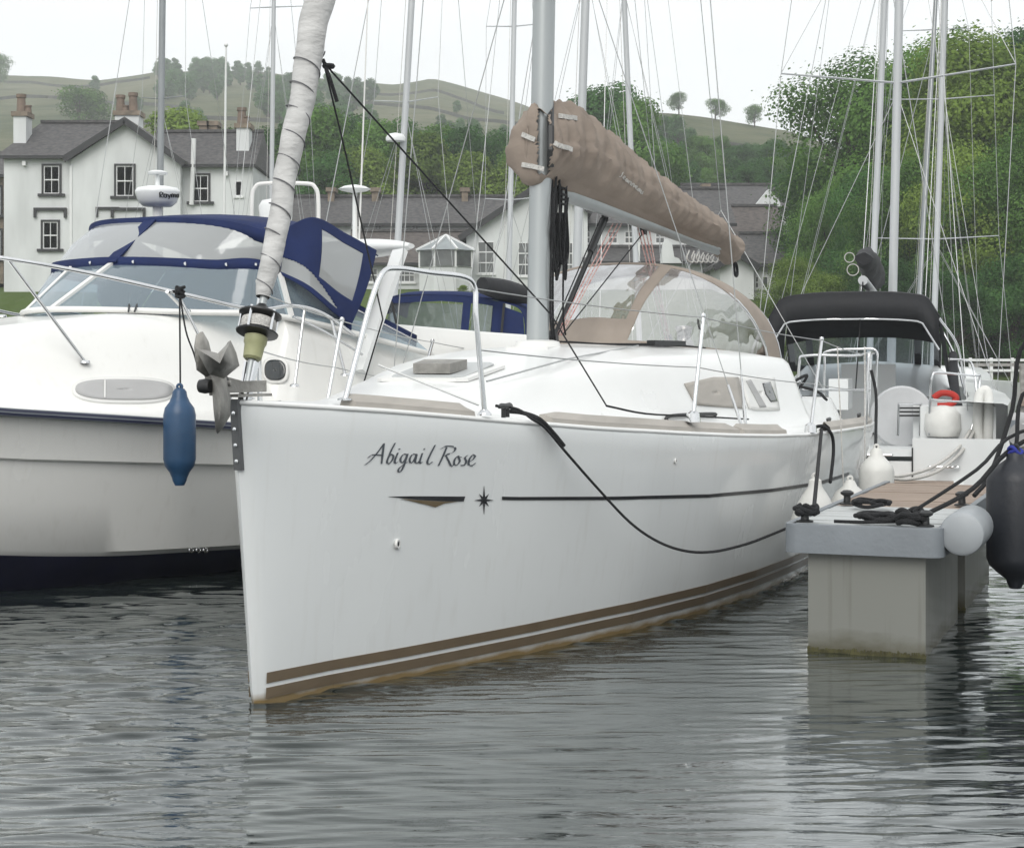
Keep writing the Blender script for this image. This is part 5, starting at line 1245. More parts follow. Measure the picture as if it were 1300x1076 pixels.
for k in (2, 4): MB().bar(wb[k], wt[k], .05, .03, (1, 0, 0)).build('windscreen_mullion', M['whiteplastic'], mc)
MB().bar(wb_s[12], wt_s[12], .03, .02, (1, 0, 0)).build('windscreen_mullion', M['whiteplastic'], mc)
for a, b in ((Lc(2.75, .55, 1.88), Lc(3.0, .25, 2.03)), (Lc(2.78, .58, 1.88), Lc(3.05, .30, 2.03))): MB().tube([a, b], .007, 6).build('wiper', M['blackplastic'], mc)
# navy hood: front visor panels in milky vinyl, roof, sides
hf = [Lc(3.62, -1.06, 2.50), Lc(3.38, -.65, 2.60), Lc(3.40, 0, 2.60), Lc(3.52, .70, 2.55), Lc(3.66, 1.08, 2.45)]       # forward lip of roof
hr = [Lc(4.75, -1.14, 2.40), Lc(4.85, -.7, 2.58), Lc(4.9, 0, 2.62), Lc(4.8, .7, 2.50), Lc(4.66, 1.14, 2.34)]
hf_s, hr_s = catmull(hf, 8), catmull(hr, 8); w5 = catmull(wt[:5], 8)
P = []
for k in range(9):
    t = k / 8; P.append([a.lerp(b, t) + Vector((0, 0, .07 * math.sin(math.pi * t) ** .8)) for a, b in zip(hf_s, hr_s)])
rf_ = MB().grid(P).build('hood_roof', M['navy'], mc, shade=60, solid=.01)
MB().grid([[a + Vector((-.03, 0, .015)), a + Vector((-.015, 0, -.085))] for a in hf_s]).build('hood_visor', M['navy'], rf_, shade=60, solid=.012)
MB().grid([[a, a.lerp(b, .5) + Vector((-.03, 0, .02)), b] for a, b in zip(w5, hf_s)]).build('hood_front_window', M['vinylm'], mc, shade=60)
MB().grid([[p + Vector((-.016, 0, -.04)), p + Vector((-.008, 0, .05))] for p in wt_s]).build('hood_hem', M['navy'], mc, shade=60, solid=.008)
MB().bar(w5[16] + Vector((-.02, 0, .01)), hf_s[16] + Vector((-.02, 0, 0)), .13, .012, (1, 0, .8)).build('hood_seam', M['navy'], mc)
for k in range(2, len(wt_s) - 2, 4): MB().lathe([(.014, 0), (.014, .006), (.004, .01)], wt_s[k] + Vector((-.022, -.012, .01)), 8, Matrix.Rotation(R(80), 3, 'X')).build('snap', M['steel'], mc)
# port side of the hood, built as a gently bowed panel with a clear window in it
side_lo = [pick(mc, x, y, v) for x, y, v in ((352, 346, 1.05), (390, 368, 1.25), (425, 398, 1.32), (446, 412, 1.33))]
side_hi = [Lc(3.66, 1.08, 2.45), pick(mc, 396, 276, 1.14), pick(mc, 440, 297, 1.18), pick(mc, 478, 318, 1.22)]
lo_s, hi_s = catmull(side_lo, 34), catmull(side_hi, 34); sm, sw = MB(), MB()
NR = 60
G = [[a.lerp(b, j / NR) + Vector((0, -.03 * math.sin(math.pi * j / NR), 0)) for j in range(NR + 1)] for a, b in zip(lo_s, hi_s)]
for i in range(len(G) - 1):
    for j in range(NR):
        s, q = (i + .5) / (len(G) - 1), (j + .5) / NR
        win1 = .42 < s < .86 and .25 < q < .86
        win2 = .03 < s < .78 and .06 < q < .42 * (1 - s / .82)
        (sw if win1 or win2 else sm).add([G[i][j], G[i + 1][j], G[i + 1][j + 1], G[i][j + 1]], [(0, 1, 2, 3)])
sd = weld(sm).build('hood_side', M['navy'], mc, shade=60, solid=.008); weld(sw).build('hood_side_window', M['vinylm'], sd, shade=60)
mir = [[Vector((p.x, -p.y, p.z)) for p in r_] for r_ in G]; MB().grid(mir).build('hood_side', M['navy'], mc, shade=60, solid=.008)
P = [[a.lerp(b, j / 6) for j in range(7)] for a, b in ((G[-1][0], Vector((G[-1][0].x, -G[-1][0].y, G[-1][0].z))), (G[-1][NR], Vector((G[-1][NR].x, -G[-1][NR].y, G[-1][NR].z))))]
P.insert(0, [q - Vector((0, 0, .04)) for q in P[0]])
MB().grid(P).build('hood_back', M['navy'], mc, shade=60, solid=.008)
# radar arch with white wing, hoops, scanner and aerials
def arch(s):
    MB().bar(Lc(4.2, s * 1.39, 1.45), Lc(4.78, s * 1.26, 2.38), .05, .12, (0, 1, 0)).build('radar_arch_leg', M['gelfar'], mc)
both(arch)
wing = MB(); P = []
for k in range(25):
    v = -1.3 + 2.6 * k / 24; r_ = .10 * (1 - (abs(v) / 1.36) ** 6); P.append([Lc(4.86 + 1.7 * r_ * math.cos(a), v, 2.42 + .8 * r_ * math.sin(a)) for a in np.linspace(0, 2 * math.pi, 15)[:-1]])
wing.grid(P, True).add(P[0], [tuple(range(14))]).add(P[-1], [tuple(range(14))]); wing.build('radar_arch_wing', M['gelfar'], mc, shade=60)
def hoop(x0, x1, yt, yb_, Y):
    Mi = W2L[mc.name]; pts = [(x0, yb_), (x0, yt + 20), (x0 + 4, yt + 5), (x0 + 16, yt), (x1 - 16, yt), (x1 - 4, yt + 5), (x1, yt + 20), (x1, yb_)]
    MB().tube(catmull([Mi @ at(x, y, Y) for x, y in pts], 5), .018, 8).build('aerial_hoop', M['whiteplastic'], mc, shade=60)
hoop(320, 404, 233, 300, 15.0)
Mi = W2L[mc.name]
def scanner(x, y, Y, rw, label_):
    c = Mi @ at(x, y, Y)
    s_ = MB().lathe([(.06, -.07), (.12, -.065), (rw * .86, -.03), (rw, .045), (rw * 1.0, .06), (rw * .9, .085), (rw * .5, .10), (.02, .105)], c, 24).build('radar_scanner', M['gelfar'], mc, shade=50)
    MB().lathe([(.04, -.35), (.04, -.06)], c, 10).build('scanner_post', M['whiteplastic'], s_)
    return s_, c
sc_, scc = scanner(200, 252, 14.2, .185, '')
MB().lathe([(.02, 0), (.015, .1), (.08, .1), (.085, .115), (.05, .13), (.01, .135)], scc + Vector((0, 0, .10)), 14).build('satellite_dome', M['gelfar'], sc_, shade=50)
RB = MB().lathe([(.159, -.03), (.185, .045), (.185, .06)], scc, 40).bvh()
lettering(RB, mc, [[(203 + x * 1.05, 244 + y * .95) for x, y in s] for s in [
    [(0, 7), (0, 0), (3, .3), (3, 3), (0, 3.6), (3.2, 7)], [(7.6, 2.6), (5, 2.6), (5, 6.6), (7.4, 6.6), (7.6, 2.4), (7.8, 7)], [(9.2, 2.4), (10.8, 6.4)], [(12.6, 2.4), (10.4, 9)], [(14, 7), (14, 2.6), (16, 2.6), (16.2, 7)], [(16.2, 3), (18.2, 2.6), (18.4, 7)], [(22, 2.6), (20, 3), (20, 6.6), (21.8, 6.6), (22, 2.4), (22.2, 7)]]], 1.7, 'decal', 'scanner_lettering', sc_, .004)
MB().lathe([(.02, -.5), (.018, 0), (.12, .02), (.15, .035), (.10, .06), (.02, .075)], Mi @ at(450, 245, 15.6), 18).build('television_aerial', M['gelfar'], mc, shade=50)
MB().tube([Mi @ at(452, 300, 15.6), Mi @ at(450, 246, 15.6)], .016, 8).tube([Mi @ at(452, 300, 15.6), Mi @ at(455, 345, 15.6)], .016, 8).build('aerial_post', M['whiteplastic'], mc)
MB().tube([Mi @ at(455, 330, 15.6), Mi @ at(467, 0, 15.4), Mi @ at(470, -60, 15.4)], [.01, .006, .004], 6).build('whip_aerial', M['whiteplastic'], mc)
MB().lathe([(.14, -.15), (.15, .0), (.12, .05), (.02, .07)], Mi @ at(350, 262, 15), 18).build('dome_aerial', M['gelfar'], mc, shade=50)
# bow rail
def mrail(s):
    f = lambda p: Vector((p.x, p.y * s, p.z))
    top = [pick(mc, -60, 322, .55), pick(mc, 0, 327, .80), pick(mc, 110, 346, 1.05), pick(mc, 228, 372, 1.28), pick(mc, 320, 392, 1.36), pick(mc, 372, 388, 1.36), pick(mc, 410, 398, 1.38), pick(mc, 450, 426, 1.42)]
    MB().tube(catmull([f(p) for p in top], 6), .014, 8).build('bow_rail', M['steel'], mc, shade=60)
    for x0, y0, v0, x1, y1, v1 in ((12, 331, .82, 108, 460, .86), (212, 370, 1.27, 236, 395, 1.1), (225, 372, 1.28, 300, 520, 1.42), (387, 390, 1.36, 374, 490, 1.45), (420, 402, 1.38, 438, 476, 1.46)):
        MB().tube([f(pick(mc, x0, y0, v0)), f(pick(mc, x1, y1, v1))], .012, 8).lathe([(.035, -.004), (.03, .012), (.013, .018)], f(pick(mc, x1, y1, v1)), 10).build('rail_stanchion', M['steel'], mc, shade=60)
    MB().tube(catmull([f(p) for p in (pick(mc, 372, 402, 1.36), pick(mc, 410, 420, 1.40), pick(mc, 460, 450, 1.44))], 6), .010, 8).build('bow_rail', M['steel'], mc, shade=60)
both(mrail)
rebase(mc, Lc(4, 0, 0))
MCW = W2L[mc.name].inverted()
# blue fender off the cruiser's rail
fp_ = MCW @ pick(mc, 228, 612, 1.60); ft = MCW @ pick(mc, 229, 497, 1.60); H_ = ft.z - fp_.z
fender(cyl(.105, H_ - .06), fp_ + Vector((0, 0, .03)), 'dark blue cylindrical fender hanging from the rail of the motor cruiser', 'fenderblue')
rt_ = MCW @ pick(mc, 228, 371, 1.30)
rope('fender_line', catmull([rt_, rt_.lerp(ft, .1), ft], 4), 'dark line holding up the blue fender', .006)
rope('fender_line', catmull([rt_, MCW @ pick(mc, 236, 420, 1.38), MCW @ pick(mc, 246, 448, 1.43), MCW @ pick(mc, 252, 470, 1.45)], 5), 'loose dark line end knotted on the cruiser rail beside the fender line', .006)
rope('rail_knot', catmull([rt_ + Vector((.03 * math.cos(a * 2.1), .03 * math.sin(a * 2.1), .035 * math.sin(a * 1.3))) for a in range(12)], 4), 'dark rope knot on the cruiser rail above the blue fender', .012, cat='rope knot')

# ================================================================== other yachts: shared builder
def plain_hull(Ln, Bm, fb, mt='gelfar', stripe=None):
    def hv(a): return Bm / 2 * interp(a, [0, .02, .1, .25, .45, .65, .85, 1], [.0, .1, .38, .68, .93, 1, .95, .82])
    P1, P2 = [], []
    for k in range(31):
        a = (k / 30) ** 1.3; z = fb * (1.2 - .28 * a + .08 * a * a)
        r_ = [Lc(a * Ln + q[2] * (1 - a), hv(a) * q[0], z * q[1] if q[1] > 0 else q[1]) for q in ((.5, -.4, .5), (.8, 0, .25), (.93, .4, .13), (1, .8, .03), (1, 1, 0), (.97, 1.01, 0), (.6, 1.05, .05), (0, 1.07, .05))]
        P1.append(r_); P2.append([Vector((p.x, -p.y, p.z)) for p in r_])
    mb = MB().grid(P1).grid(P2); mb.add(P1[-1] + P2[-1][::-1], [tuple(range(16))])
    return mb
def yacht(label, xm, Y, heading, ztop=12.5, mw=.065, mt='alufar', rakex=0, spread=((4.8, .85), (8, .7)), Ln=9.5, cover=None, sweep=.25, group=None, forestay=True, wires=True, radar=None, hullmt='gelfar', xtop=None):
    """mast foot at image column xm and distance Y; rakex = sideways lean of the mast per metre of height"""
    foot = at(xm, HY, Y); foot.z = 0
    rz = R(heading); ax = Matrix.Rotation(rz, 3, 'Z') @ Vector((1, 0, 0))
    root = thing('moored_yacht', label, 'sailing yacht', foot - ax * (Ln * .4), rz, group)
    plain_hull(Ln, Ln * .34, 1.05).build('hull', M[hullmt], root, shade=40)
    cabin = MB(); P = []
    for k in range(13):
        u = Ln * (.22 + .42 * k / 12); h = .38 * smooth(k / 5) ; w_ = Ln * .17 * interp(k, [0, 4, 12], [.25, .55, .68])
        P.append([Lc(u, w_ * c, 1.05 + h * e) for c, e in ((1, 0), (.95, .6), (.8, .95), (0, 1.1), (-.8, .95), (-.95, .6), (-1, 0))])
    cabin.grid(P).add(P[-1], [tuple(range(7))]); cabin.build('cabin', M[hullmt], root, shade=50)
    loc = W2L[root.name].to_3x3() @ Vector((rakex, 0, 1))
    mp = lambda z: Vector((Ln * .4, 0, 0)) + loc * z
    mst = MB().tube([mp(1.2), mp(4), mp(8), mp(ztop)], [mw, mw, mw * .95, mw * .7], 10).build('mast', M[mt], root, shade=60)
    tips = {}
    for z, hw in spread:
        for s in (1, -1):
            t = mp(z) + Vector((sweep, -s * hw, .05)); tips[(z, s)] = t
            MB().tube([mp(z), t], [.022, .014], 6, flat=.6).build('spreader', M[mt], mst)
    if wires:
        for s in (1, -1):
            w_ = MB(); cp = Vector((Ln * .43, -s * Ln * .155, 1.0)); chain = [cp] + [tips[(z, s)] for z, _ in spread] + [mp(ztop - .3)]
            w_.tube(chain, .0048, 5).tube([cp + Vector((-.2, 0, 0)), mp(spread[0][0] - .1) if spread else mp(5)], .0042, 5).tube([cp + Vector((.25, 0, 0)), mp(spread[0][0] - .15) if spread else mp(5)], .0042, 5)
            w_.build('shroud', M['wire'], root)
        st = MB().tube([Vector((.1, 0, 1.2)), mp(ztop - .2)], .0075 if forestay == 'thin' else .03, 6); st.build('forestay', M['alufar' if forestay != 'thin' else 'wire'], root)
        MB().tube([Vector((Ln - .1, 0, 1.0)), mp(ztop)], .0048, 5).build('backstay', M['wire'], root)
        MB().tube([mp(1.4) + Vector((.1, .05, 0)), mp(ztop - 1) + Vector((.09, .04, 0))], .005, 5).tube([mp(1.4) + Vector((-.1, .1, 0)), mp(ztop - 1.5) + Vector((-.08, .04, 0))], .005, 5).build('halyard', M['ropew'], mst)
    if cover:
        P = []; 
        for k in range(25):
            t = k / 24; c = mp(2.1) + Vector((.1 + t * Ln * .36, 0, .02 * t)); h = interp(t, [0, .1, .6, 1], [.26, .3, .2, .08]) * (1 + .06 * math.sin(t * 40)); w_ = h * .5
            P.append([c + Vector((0, w_ * math.cos(a), h * .5 + h * .55 * math.sin(a))) for a in np.linspace(0, 2 * math.pi, 13)[:-1]])
        MB().grid(P, True).add(P[0], [tuple(range(12))]).add(P[-1], [tuple(range(12))]).build('sail_cover', M[cover], root, shade=60)
        MB().tube([mp(2.05) + Vector((.1, 0, 0)), mp(2.05) + Vector((.1 + Ln * .37, 0, .02))], .05, 8).build('boom', M[mt], root)
    if radar: MB().lathe([(.02, -.06), (.15, -.05), (.16, 0), (.12, .06), (.02, .08)], mp(radar) + Vector((0, .0, 0)) + W2L[root.name].to_3x3() @ Vector((-.12, -.1, 0)), 16).build('reflector', M['gelfar'], mst, shade=50)
    return root, mp
gY = 'yachts moored beyond the white sloop'
yacht('moored yacht whose grey mast stands before the white house gable', 199, 31, 75, rakex=.013, mw=.062, mt='aludark', spread=((6.3, .43), (9, .4)), Ln=8, sweep=.1, group=gY, forestay='thin')
yacht('moored yacht with slim mast just left of the furled headsail', 341, 36, 80, rakex=.012, mw=.05, mt='alufar', spread=((9, .6),), Ln=7.5, group=gY, forestay='thin')
yacht('moored yacht with white reflector ball and spreaders on a leaning pale mast', 489, 27, 70, rakex=.058, mw=.055, spread=((5.63, .55), (8.6, .5)), Ln=8, sweep=.0, group=gY, radar=5.05, forestay='thin')
yacht('moored yacht with slim grey mast next to the main mast of the sloop', 642, 34, 75, rakex=.02, mw=.055, mt='alufar', spread=((4.75, .55), (8.2, .6)), Ln=8, sweep=.1, group=gY, forestay='thin')
yacht('moored yacht whose stout pale mast shows just right of the main mast', 724, 26, 68, rakex=.033, mw=.068, mt='alufar', spread=((7.6, .8),), Ln=9.5, group=gY, forestay='thin')
yacht('moored yacht with pale mast leaning the other way above the sprayhood', 818, 30, 72, rakex=-.045, mw=.05, mt='alufar', spread=((8.2, .7),), Ln=8, group=gY, forestay='thin')
yacht('yacht with tall grey mast behind the black-hooded yacht', 1158, 40, 78, rakex=.055, mw=.06, mt='aludark', spread=((9.3, .8),), Ln=10, group=gY, forestay='thin')
yacht('yacht with thick pale mast nearest the shore trees, right of the black hood', 1181, 33, 74, rakex=.033, mw=.058, mt='alufar', spread=((3.9, 1.15), (6.6, .98), (9.5, .8)), Ln=10, sweep=.1, group=gY, forestay='thin')
yacht('yacht with pale mast standing close left of its twin over the black hood', 1099, 30, 76, rakex=.042, mw=.058, mt='alufar', spread=((8.8, .9),), Ln=10, group=gY, forestay='thin')

# ---------------------------------------------------------------- black-hooded yacht, stern to us
SB0 = Vector((3.72, 18.6, 0)); SPH = 14.
sbk = thing('moored_yacht', 'white yacht seen from its stern with black hood and grey wheel cover', 'sailing yacht', SB0, R(90 - SPH) , None)
# local: +x forward (away), y to its port (image left) ; L2(u forward, r to image right, z)
def L2(u, r_, z): return Vector((u, -r_, z))
def pk2(x, y, u): o, d = ray(sbk, x, y); return o + d * ((u - o.x) / d.x)
P1, P2 = [], []
for k in range(31):
    a = k / 30; bw = 1.75 * interp(a, [0, .2, .4, .6, .8, .93, .985, 1], [.92, .99, 1, .9, .64, .32, .1, .0]); z = 1.06 + .3 * a * a
    r_ = [L2(11.5 * a - (.35 * (1 - q[1] / 1) if a == 0 else 0) * 0, bw * q[0], z * q[1] if q[1] > 0 else q[1]) for q in ((.5, -.4), (.82, 0), (.95, .35), (1, .75), (1, 1), (.97, 1.02), (.72, 1.04))]
    P1.append(r_); P2.append([Vector((p.x, -p.y, p.z)) for p in r_])
hb = MB().grid(P1).grid(P2).build('hull', M['gelfar'], sbk, shade=40)
# transom with cut-out, swim platform and steps
zt = .70
tm = MB().prism([L2(.02, r_, z) for r_, z in ((-1.6, .0), (1.6, 0), (1.66, .5), (1.62, zt), (.62, zt), (.62, .45), (-.62, .45), (-.62, zt), (-1.62, zt), (-1.66, .5))], (.10, 0, 0)).build('transom', M['gelfar'], sbk)
MB().span(L2(-.42, -1.15, .16), L2(.02, 1.15, .24)).build('swim_platform', M['gelfar'], sbk)
MB().span(L2(-.40, -1.05, .24), L2(0, 1.05, .25)).build('platform_tread', M['plank'], sbk)
for r_ in (-.62, .62): MB().span(L2(.005, r_ - .008, .26), L2(.03, r_ + .008, .60)).build('transom_seam', M['blackplastic'], tm)
for r_, z in ((.25, .52), (.95, .40), (-.25, .52)): MB().tube([L2(-.01, r_ - .16, z), L2(-.04, r_ - .15, z), L2(-.04, r_ + .15, z), L2(-.01, r_ + .16, z)], .012, 6).build('transom_handle', M['steel'], tm)
P = []
for k in range(22):
    u = 4.0 + 5.6 * k / 21; h = .42 * smooth(k / 4) * smooth((21 - k) / 9 + .05); w_ = interp(u, [4, 7, 9.6], [1.15, 1.0, .35])
    P.append([L2(u, w_ * c, 1.08 + h * e) for c, e in ((1, 0), (.95, .6), (.8, .95), (0, 1.1), (-.8, .95), (-.95, .6), (-1, 0))])
MB().grid(P).add(P[0], [tuple(range(7))]).build('cabin', M['gelfar'], sbk, shade=50)
MB().span(L2(.1, -.62, .5), L2(4.0, .62, .58)).span(L2(.6, .62, .55), L2(4.0, .7, 1.06)).span(L2(.6, -.7, .55), L2(4.0, -.62, 1.06)).build('cockpit', M['gelfar'], sbk)
for s in (1, -1): MB().span(L2(.35, s * .7, .5), L2(4.0, s * 1.5, 1.04)).build('coaming', M['gelfar'], sbk)
MB().span(L2(3.95, -.35, .6), L2(4.0, .35, 1.5)).build('companionway', M['gelfar'], sbk)
# black bimini and hood
def bim(x0, x1, yt, ye, u, nm):
    pass
def archband(u0, u1, rc, hw, z0, z1, n=30, pw=.45):
    P = []
    for k in range(n + 1):
        a = math.pi * k / n; c = math.cos(a); s = math.sin(a)
        P.append([L2(u, rc + hw * math.copysign(abs(c) ** pw, -c), z0 + (z1 - z0) * s ** .5) for u in (u0, (u0 + u1) / 2, u1)])
    return MB().grid(P)
rc = -.10
# roof of the bimini
P = []
for i in range(7):
    u = 1.9 + 2.3 * i / 6; bow = .05 * math.sin(math.pi * i / 6)
    P.append([L2(u, rc + 1.0 * t, 2.25 + bow + .10 * (1 - abs(t) ** 3.2) - .20 * max(0, abs(t) - .86) / .14) for t in np.linspace(-1, 1, 33)])
rfm = MB().grid(P).build('hood_roof', M['blackcanvas'], sbk, shade=60, solid=.02)
P = [[L2(1.88, rc + 1.0 * t, 2.25 + .10 * (1 - abs(t) ** 3.2) - .20 * max(0, abs(t) - .86) / .14), L2(1.87, rc + 1.0 * t, 1.98 + .07 * (1 - abs(t) ** 3) - .3 * max(0, abs(t) - .8) / .2)] for t in np.linspace(-1, 1, 33)]
MB().grid(P).build('hood_valance', M['blackcanvas'], sbk, shade=60, solid=.012)
MB().tube([L2(1.86, rc + 1.0 * t, 1.97 + .07 * (1 - abs(t) ** 3) - .3 * max(0, abs(t) - .8) / .2) for t in np.linspace(-1, 1, 33)], .014, 6).build('hood_hoop', M['steel'], sbk, shade=60)
for t0, t1 in ():
    MB().grid([[L2(1.96 + .25 * q, rc + t, 2.25 + .115 + .01 + .02 * q) for q in (0, 1)] for t in np.linspace(t0, t1, 8)]).build('reflective_tape', M['whiteplastic'], rfm, solid=.01)
# forward hood with window panels
P = []
for k in range(41):
    t = -1 + k / 20; P.append([L2(4.3, rc + .98 * t, 2.12 + .05 * (1 - t * t)), L2(4.55, rc + 1.02 * t, 1.86 - .10 * abs(t) ** 3)])
MB().grid(P).build('hood_front', M['blackcanvas'], sbk, shade=60, solid=.012)
MB().grid([[L2(4.55, rc + 1.0 * t, 1.87 - .10 * abs(t) ** 3), L2(5.2, rc + 1.0 * t, 1.42)] for t in np.linspace(-1, 1, 21)]).build('hood_window', M['vinylb'], sbk, shade=60)
for t in (-.98, -.72, .72, .98): MB().bar(L2(4.54, rc + t, 1.9), L2(5.18, rc + t, 1.40), .09, .02, (1, 0, 1)).build('hood_panel', M['blackcanvas'], sbk)
MB().bar(L2(5.16, rc - 1.0, 1.44), L2(5.16, rc + 1.0, 1.44), .05, .09).build('hood_panel', M['blackcanvas'], sbk)
for s in (1, -1):
    MB().tube(catmull([L2(2.0, rc + s * 1.0, 2.05), L2(2.2, rc + s * 1.22, 1.7), L2(2.6, rc + s * 1.32, 1.12)], 6), .016, 8).build('hood_frame', M['steel'], sbk, shade=60)
    MB().tube(catmull([L2(4.2, rc + s * .98, 2.05), L2(3.9, rc + s * 1.2, 1.6), L2(3.2, rc + s * 1.32, 1.12)], 6), .016, 8).build('hood_frame', M['steel'], sbk, shade=60)
    MB().add([L2(2.0, rc + s * 1.0, 2.08), L2(4.2, rc + s * 1.0, 2.08), L2(4.6, rc + s * 1.06, 1.6), L2(4.4, rc + s * 1.15, 1.15), L2(3.4, rc + s * 1.12, 1.5), L2(2.5, rc + s * 1.05, 1.9)], [(0, 1, 2, 3, 4, 5)]).build('hood_side', M['blackcanvas'], sbk, solid=.012)
# mast, boom end with black sail bag, standing rigging
MBs = L2(6.3, .20, 0)
lz = W2L[sbk.name].to_3x3() @ Vector((.022, 0, 1))
sp_ = lambda z: MBs + lz * z
sm_ = MB().tube([sp_(1.4), sp_(6), sp_(13)], [.064, .064, .055], 12, flat=1.0).build('mast', M['alufar'], sbk, shade=60)
tips = {}
for z, hw in ((5.55, 1.62), (9, 1.2)):
    for s in (1, -1):
        t = sp_(z) + L2(-.5, s * hw, .12); tips[(z, s)] = t; MB().tube([sp_(z), t], [.03, .02], 8, flat=.6).build('spreader', M['alufar'], sm_)
for s in (1, -1):
    cp = L2(5.6, s * 1.68, 1.1)
    MB().tube([cp, tips[(5.55, s)], tips[(9, s)], sp_(12.6)], .006, 6).tube([cp + L2(.2, 0, 0), sp_(5.4)], .005, 6).tube([tips[(5.55, s)], sp_(8.9)], .005, 6).tube([cp + L2(.1, -.05 * s, 0), sp_(9)], .004, 6).build('shroud', M['wire'], sbk)
    MB().tube([L2(.2, s * 1.2, 1.0), sp_(12.8)], .005, 6).build('backstay', M['wire'], sbk)
P = []
for k in range(21):
    t = k / 20; c = L2(6.1 - t * 3.6, 0, 2.55 + .18 * math.sin(t * 1.2)); h = interp(t, [0, .1, .7, 1], [.38, .42, .32, .16]) * (1 + .07 * math.sin(t * 31)); w_ = .10 + .05 * (1 - t)
    P.append([c + Vector((0, w_ * math.cos(a) + .02 * math.sin(3 * a + t * 20), h * .5 + h * .5 * math.sin(a))) for a in np.linspace(0, 2 * math.pi, 15)[:-1]])
MB().grid(P, True).add(P[0], [tuple(range(14))]).add(P[-1], [tuple(range(14))]).build('sail_bag', M['blackcanvas'], sbk, shade=60)
MB().tube([L2(6.2, 0, 2.5), L2(2.3, 0, 2.52)], .06, 10).build('boom', M['alufar'], sbk, shade=50)
MB().ring(L2(2.3, -.12, 2.65), .07, .006, Matrix.Rotation(R(90), 3, 'Y'), 16, 6).ring(L2(2.3, -.16, 2.80), .06, .006, Matrix.Rotation(R(80), 3, 'Y'), 16, 6).build('reefing_line', M['ropew'], sbk)
MB().tube([L2(2.3, 0, 2.5), L2(1.5, -.05, 1.2)], .008, 6).build('mainsheet', M['rope'], sbk)
# wheel under grey cover, binnacle guard, stern rails, lifebuoys
Mr = Matrix.Rotation(R(-82), 3, 'Y')
wc = pk2(1145, 529, .9)
MB().lathe([(.0, -.03), (.33, -.03), (.355, 0), (.33, .03), (0, .035)], wc, 32, Matrix.Rotation(R(-84), 3, 'Y') @ Matrix.Diagonal((1.02, .98, 1)) if False else Matrix.Rotation(R(-84), 3, 'Y')).build('wheel_cover', M['greycover'], sbk, shade=40)
MB().tube([wc + Vector((.1, 0, 0)), L2(1.1, -wc.y, .6)], .07, 10).build('pedestal', M['gelfar'], sbk)
g0, g1 = pk2(1140, 553, .5), pk2(1168, 553, .5); g2, g3 = pk2(1141, 513, .5), pk2(1169, 513, .5)
MB().tube([g0, g2, g3, g1], .016, 8).build('boarding_ladder', M['steel'], sbk)
for q in (.12, .24, .36): MB().bar(g2.lerp(g0, q), g3.lerp(g1, q), .02, .02).build('ladder_rung', M['blackplastic'], sbk)
def rail(pts, r_=.014): MB().tube(catmull([pk2(x, y, u) for x, y, u in pts], 5), r_, 8).build('stern_rail', M['steel'], sbk, shade=60)
rail([(1180, 552, .25), (1181, 500, .25), (1184, 477, .25), (1192, 473, .28), (1236, 477, .4), (1244, 479, .5), (1239, 520, .4), (1233, 545, .35)])
rail([(1181, 507, .25), (1205, 509, .3), (1240, 511, .4)], .012)
rail([(1206, 456, 1.3), (1228, 458, 1.2), (1236, 468, 1.0), (1240, 500, .9), (1242, 540, .8)])
rail([(1046, 545, .3), (1047, 462, .3), (1050, 446, .3), (1090, 443, .3), (1112, 445, .3), (1113, 470, .3), (1111, 540, .3)])
lbp = [pk2(1248 + dx, y, .35) for dx, y in ((-4, 572), (-7, 540), (-5, 505), (0, 496), (6, 499), (7, 530), (5, 575))]
MB().tube(catmull(lbp, 6), .055, 10, flat=1.0).add(lbp, [tuple(range(7))]).build('horseshoe_lifebuoy', M['fenderwhite'], sbk, shade=60)
MB().tube(catmull([pk2(x, y, .5) for x, y in ((1185, 505), (1195, 499), (1208, 500), (1214, 506), (1205, 514), (1190, 515))], 6), .035, 8).build('rescue_line', M['red'], sbk, shade=60)
MB().lathe([(.02, 0), (.17, .02), (.20, .1), (.19, .26), (.12, .34), (.03, .36)], pk2(1197, 556, .35), 20).build('outboard_cover', M['fenderwhite'], sbk, shade=50)
MB().tube(catmull([pk2(1210, 450, 1.5), pk2(1212, 490, 1.0), pk2(1219, 530, .6)], 6), .05, 8).build('furled_ensign', M['blackcanvas'], sbk, shade=60)
MB().span(pk2(1052, 520, 1.2), pk2(1082, 480, 2.2)).build('cockpit_table', M['gelfar'], sbk)
rope('mooring_rope', catmull([at(1122, 604, 18), at(1150, 603, 18), at(1185, 592, 18.1), at(1215, 570, 18.3), at(1232, 546, 18.6)], 6), 'pale mooring rope drooping across the transom of the black-hooded yacht', .018, 'ropew')
rope('mooring_rope', catmull([at(1122, 606, 18), at(1155, 608, 18), at(1190, 598, 18.1), at(1220, 574, 18.3), at(1236, 548, 18.6)], 6), 'second pale rope doubled below the first across the same transom', .018, 'ropew')

# ---------------------------------------------------------------- cruiser with dark blue hood between the two foreground boats
BY = 17.0
bc = thing('motor_cruiser', 'cruiser with navy and clear vinyl cockpit tent seen past the pulpit', 'motor boat', at(570, HY, BY + 1.2) - Vector((0, 0, EYE)), R(62))
Wb = W2L[bc.name]
def bq(x, y, Y): return Wb @ at(x, y, Y)
plain_hull(7.5, 2.7, .95).build('hull', M['gelfar'], bc, shade=40)
for o in list(bc.children): o.location = (-3.4, 0, 0)
tent = [(478, 452), (486, 400), (497, 377), (560, 374), (612, 378), (640, 384), (664, 398), (668, 450)]
top = catmull([(x, y, 0) for x, y in tent[1:]], 6)
P = []
for p in top:
    P.append([bq(p.x, p.y, BY), bq(p.x + 14, p.y - 4, BY + 1.2), bq(p.x + 30, p.y + 4, BY + 2.6)])
MB().grid(P).build('tent_roof', M['navy'], bc, shade=60, solid=.01)
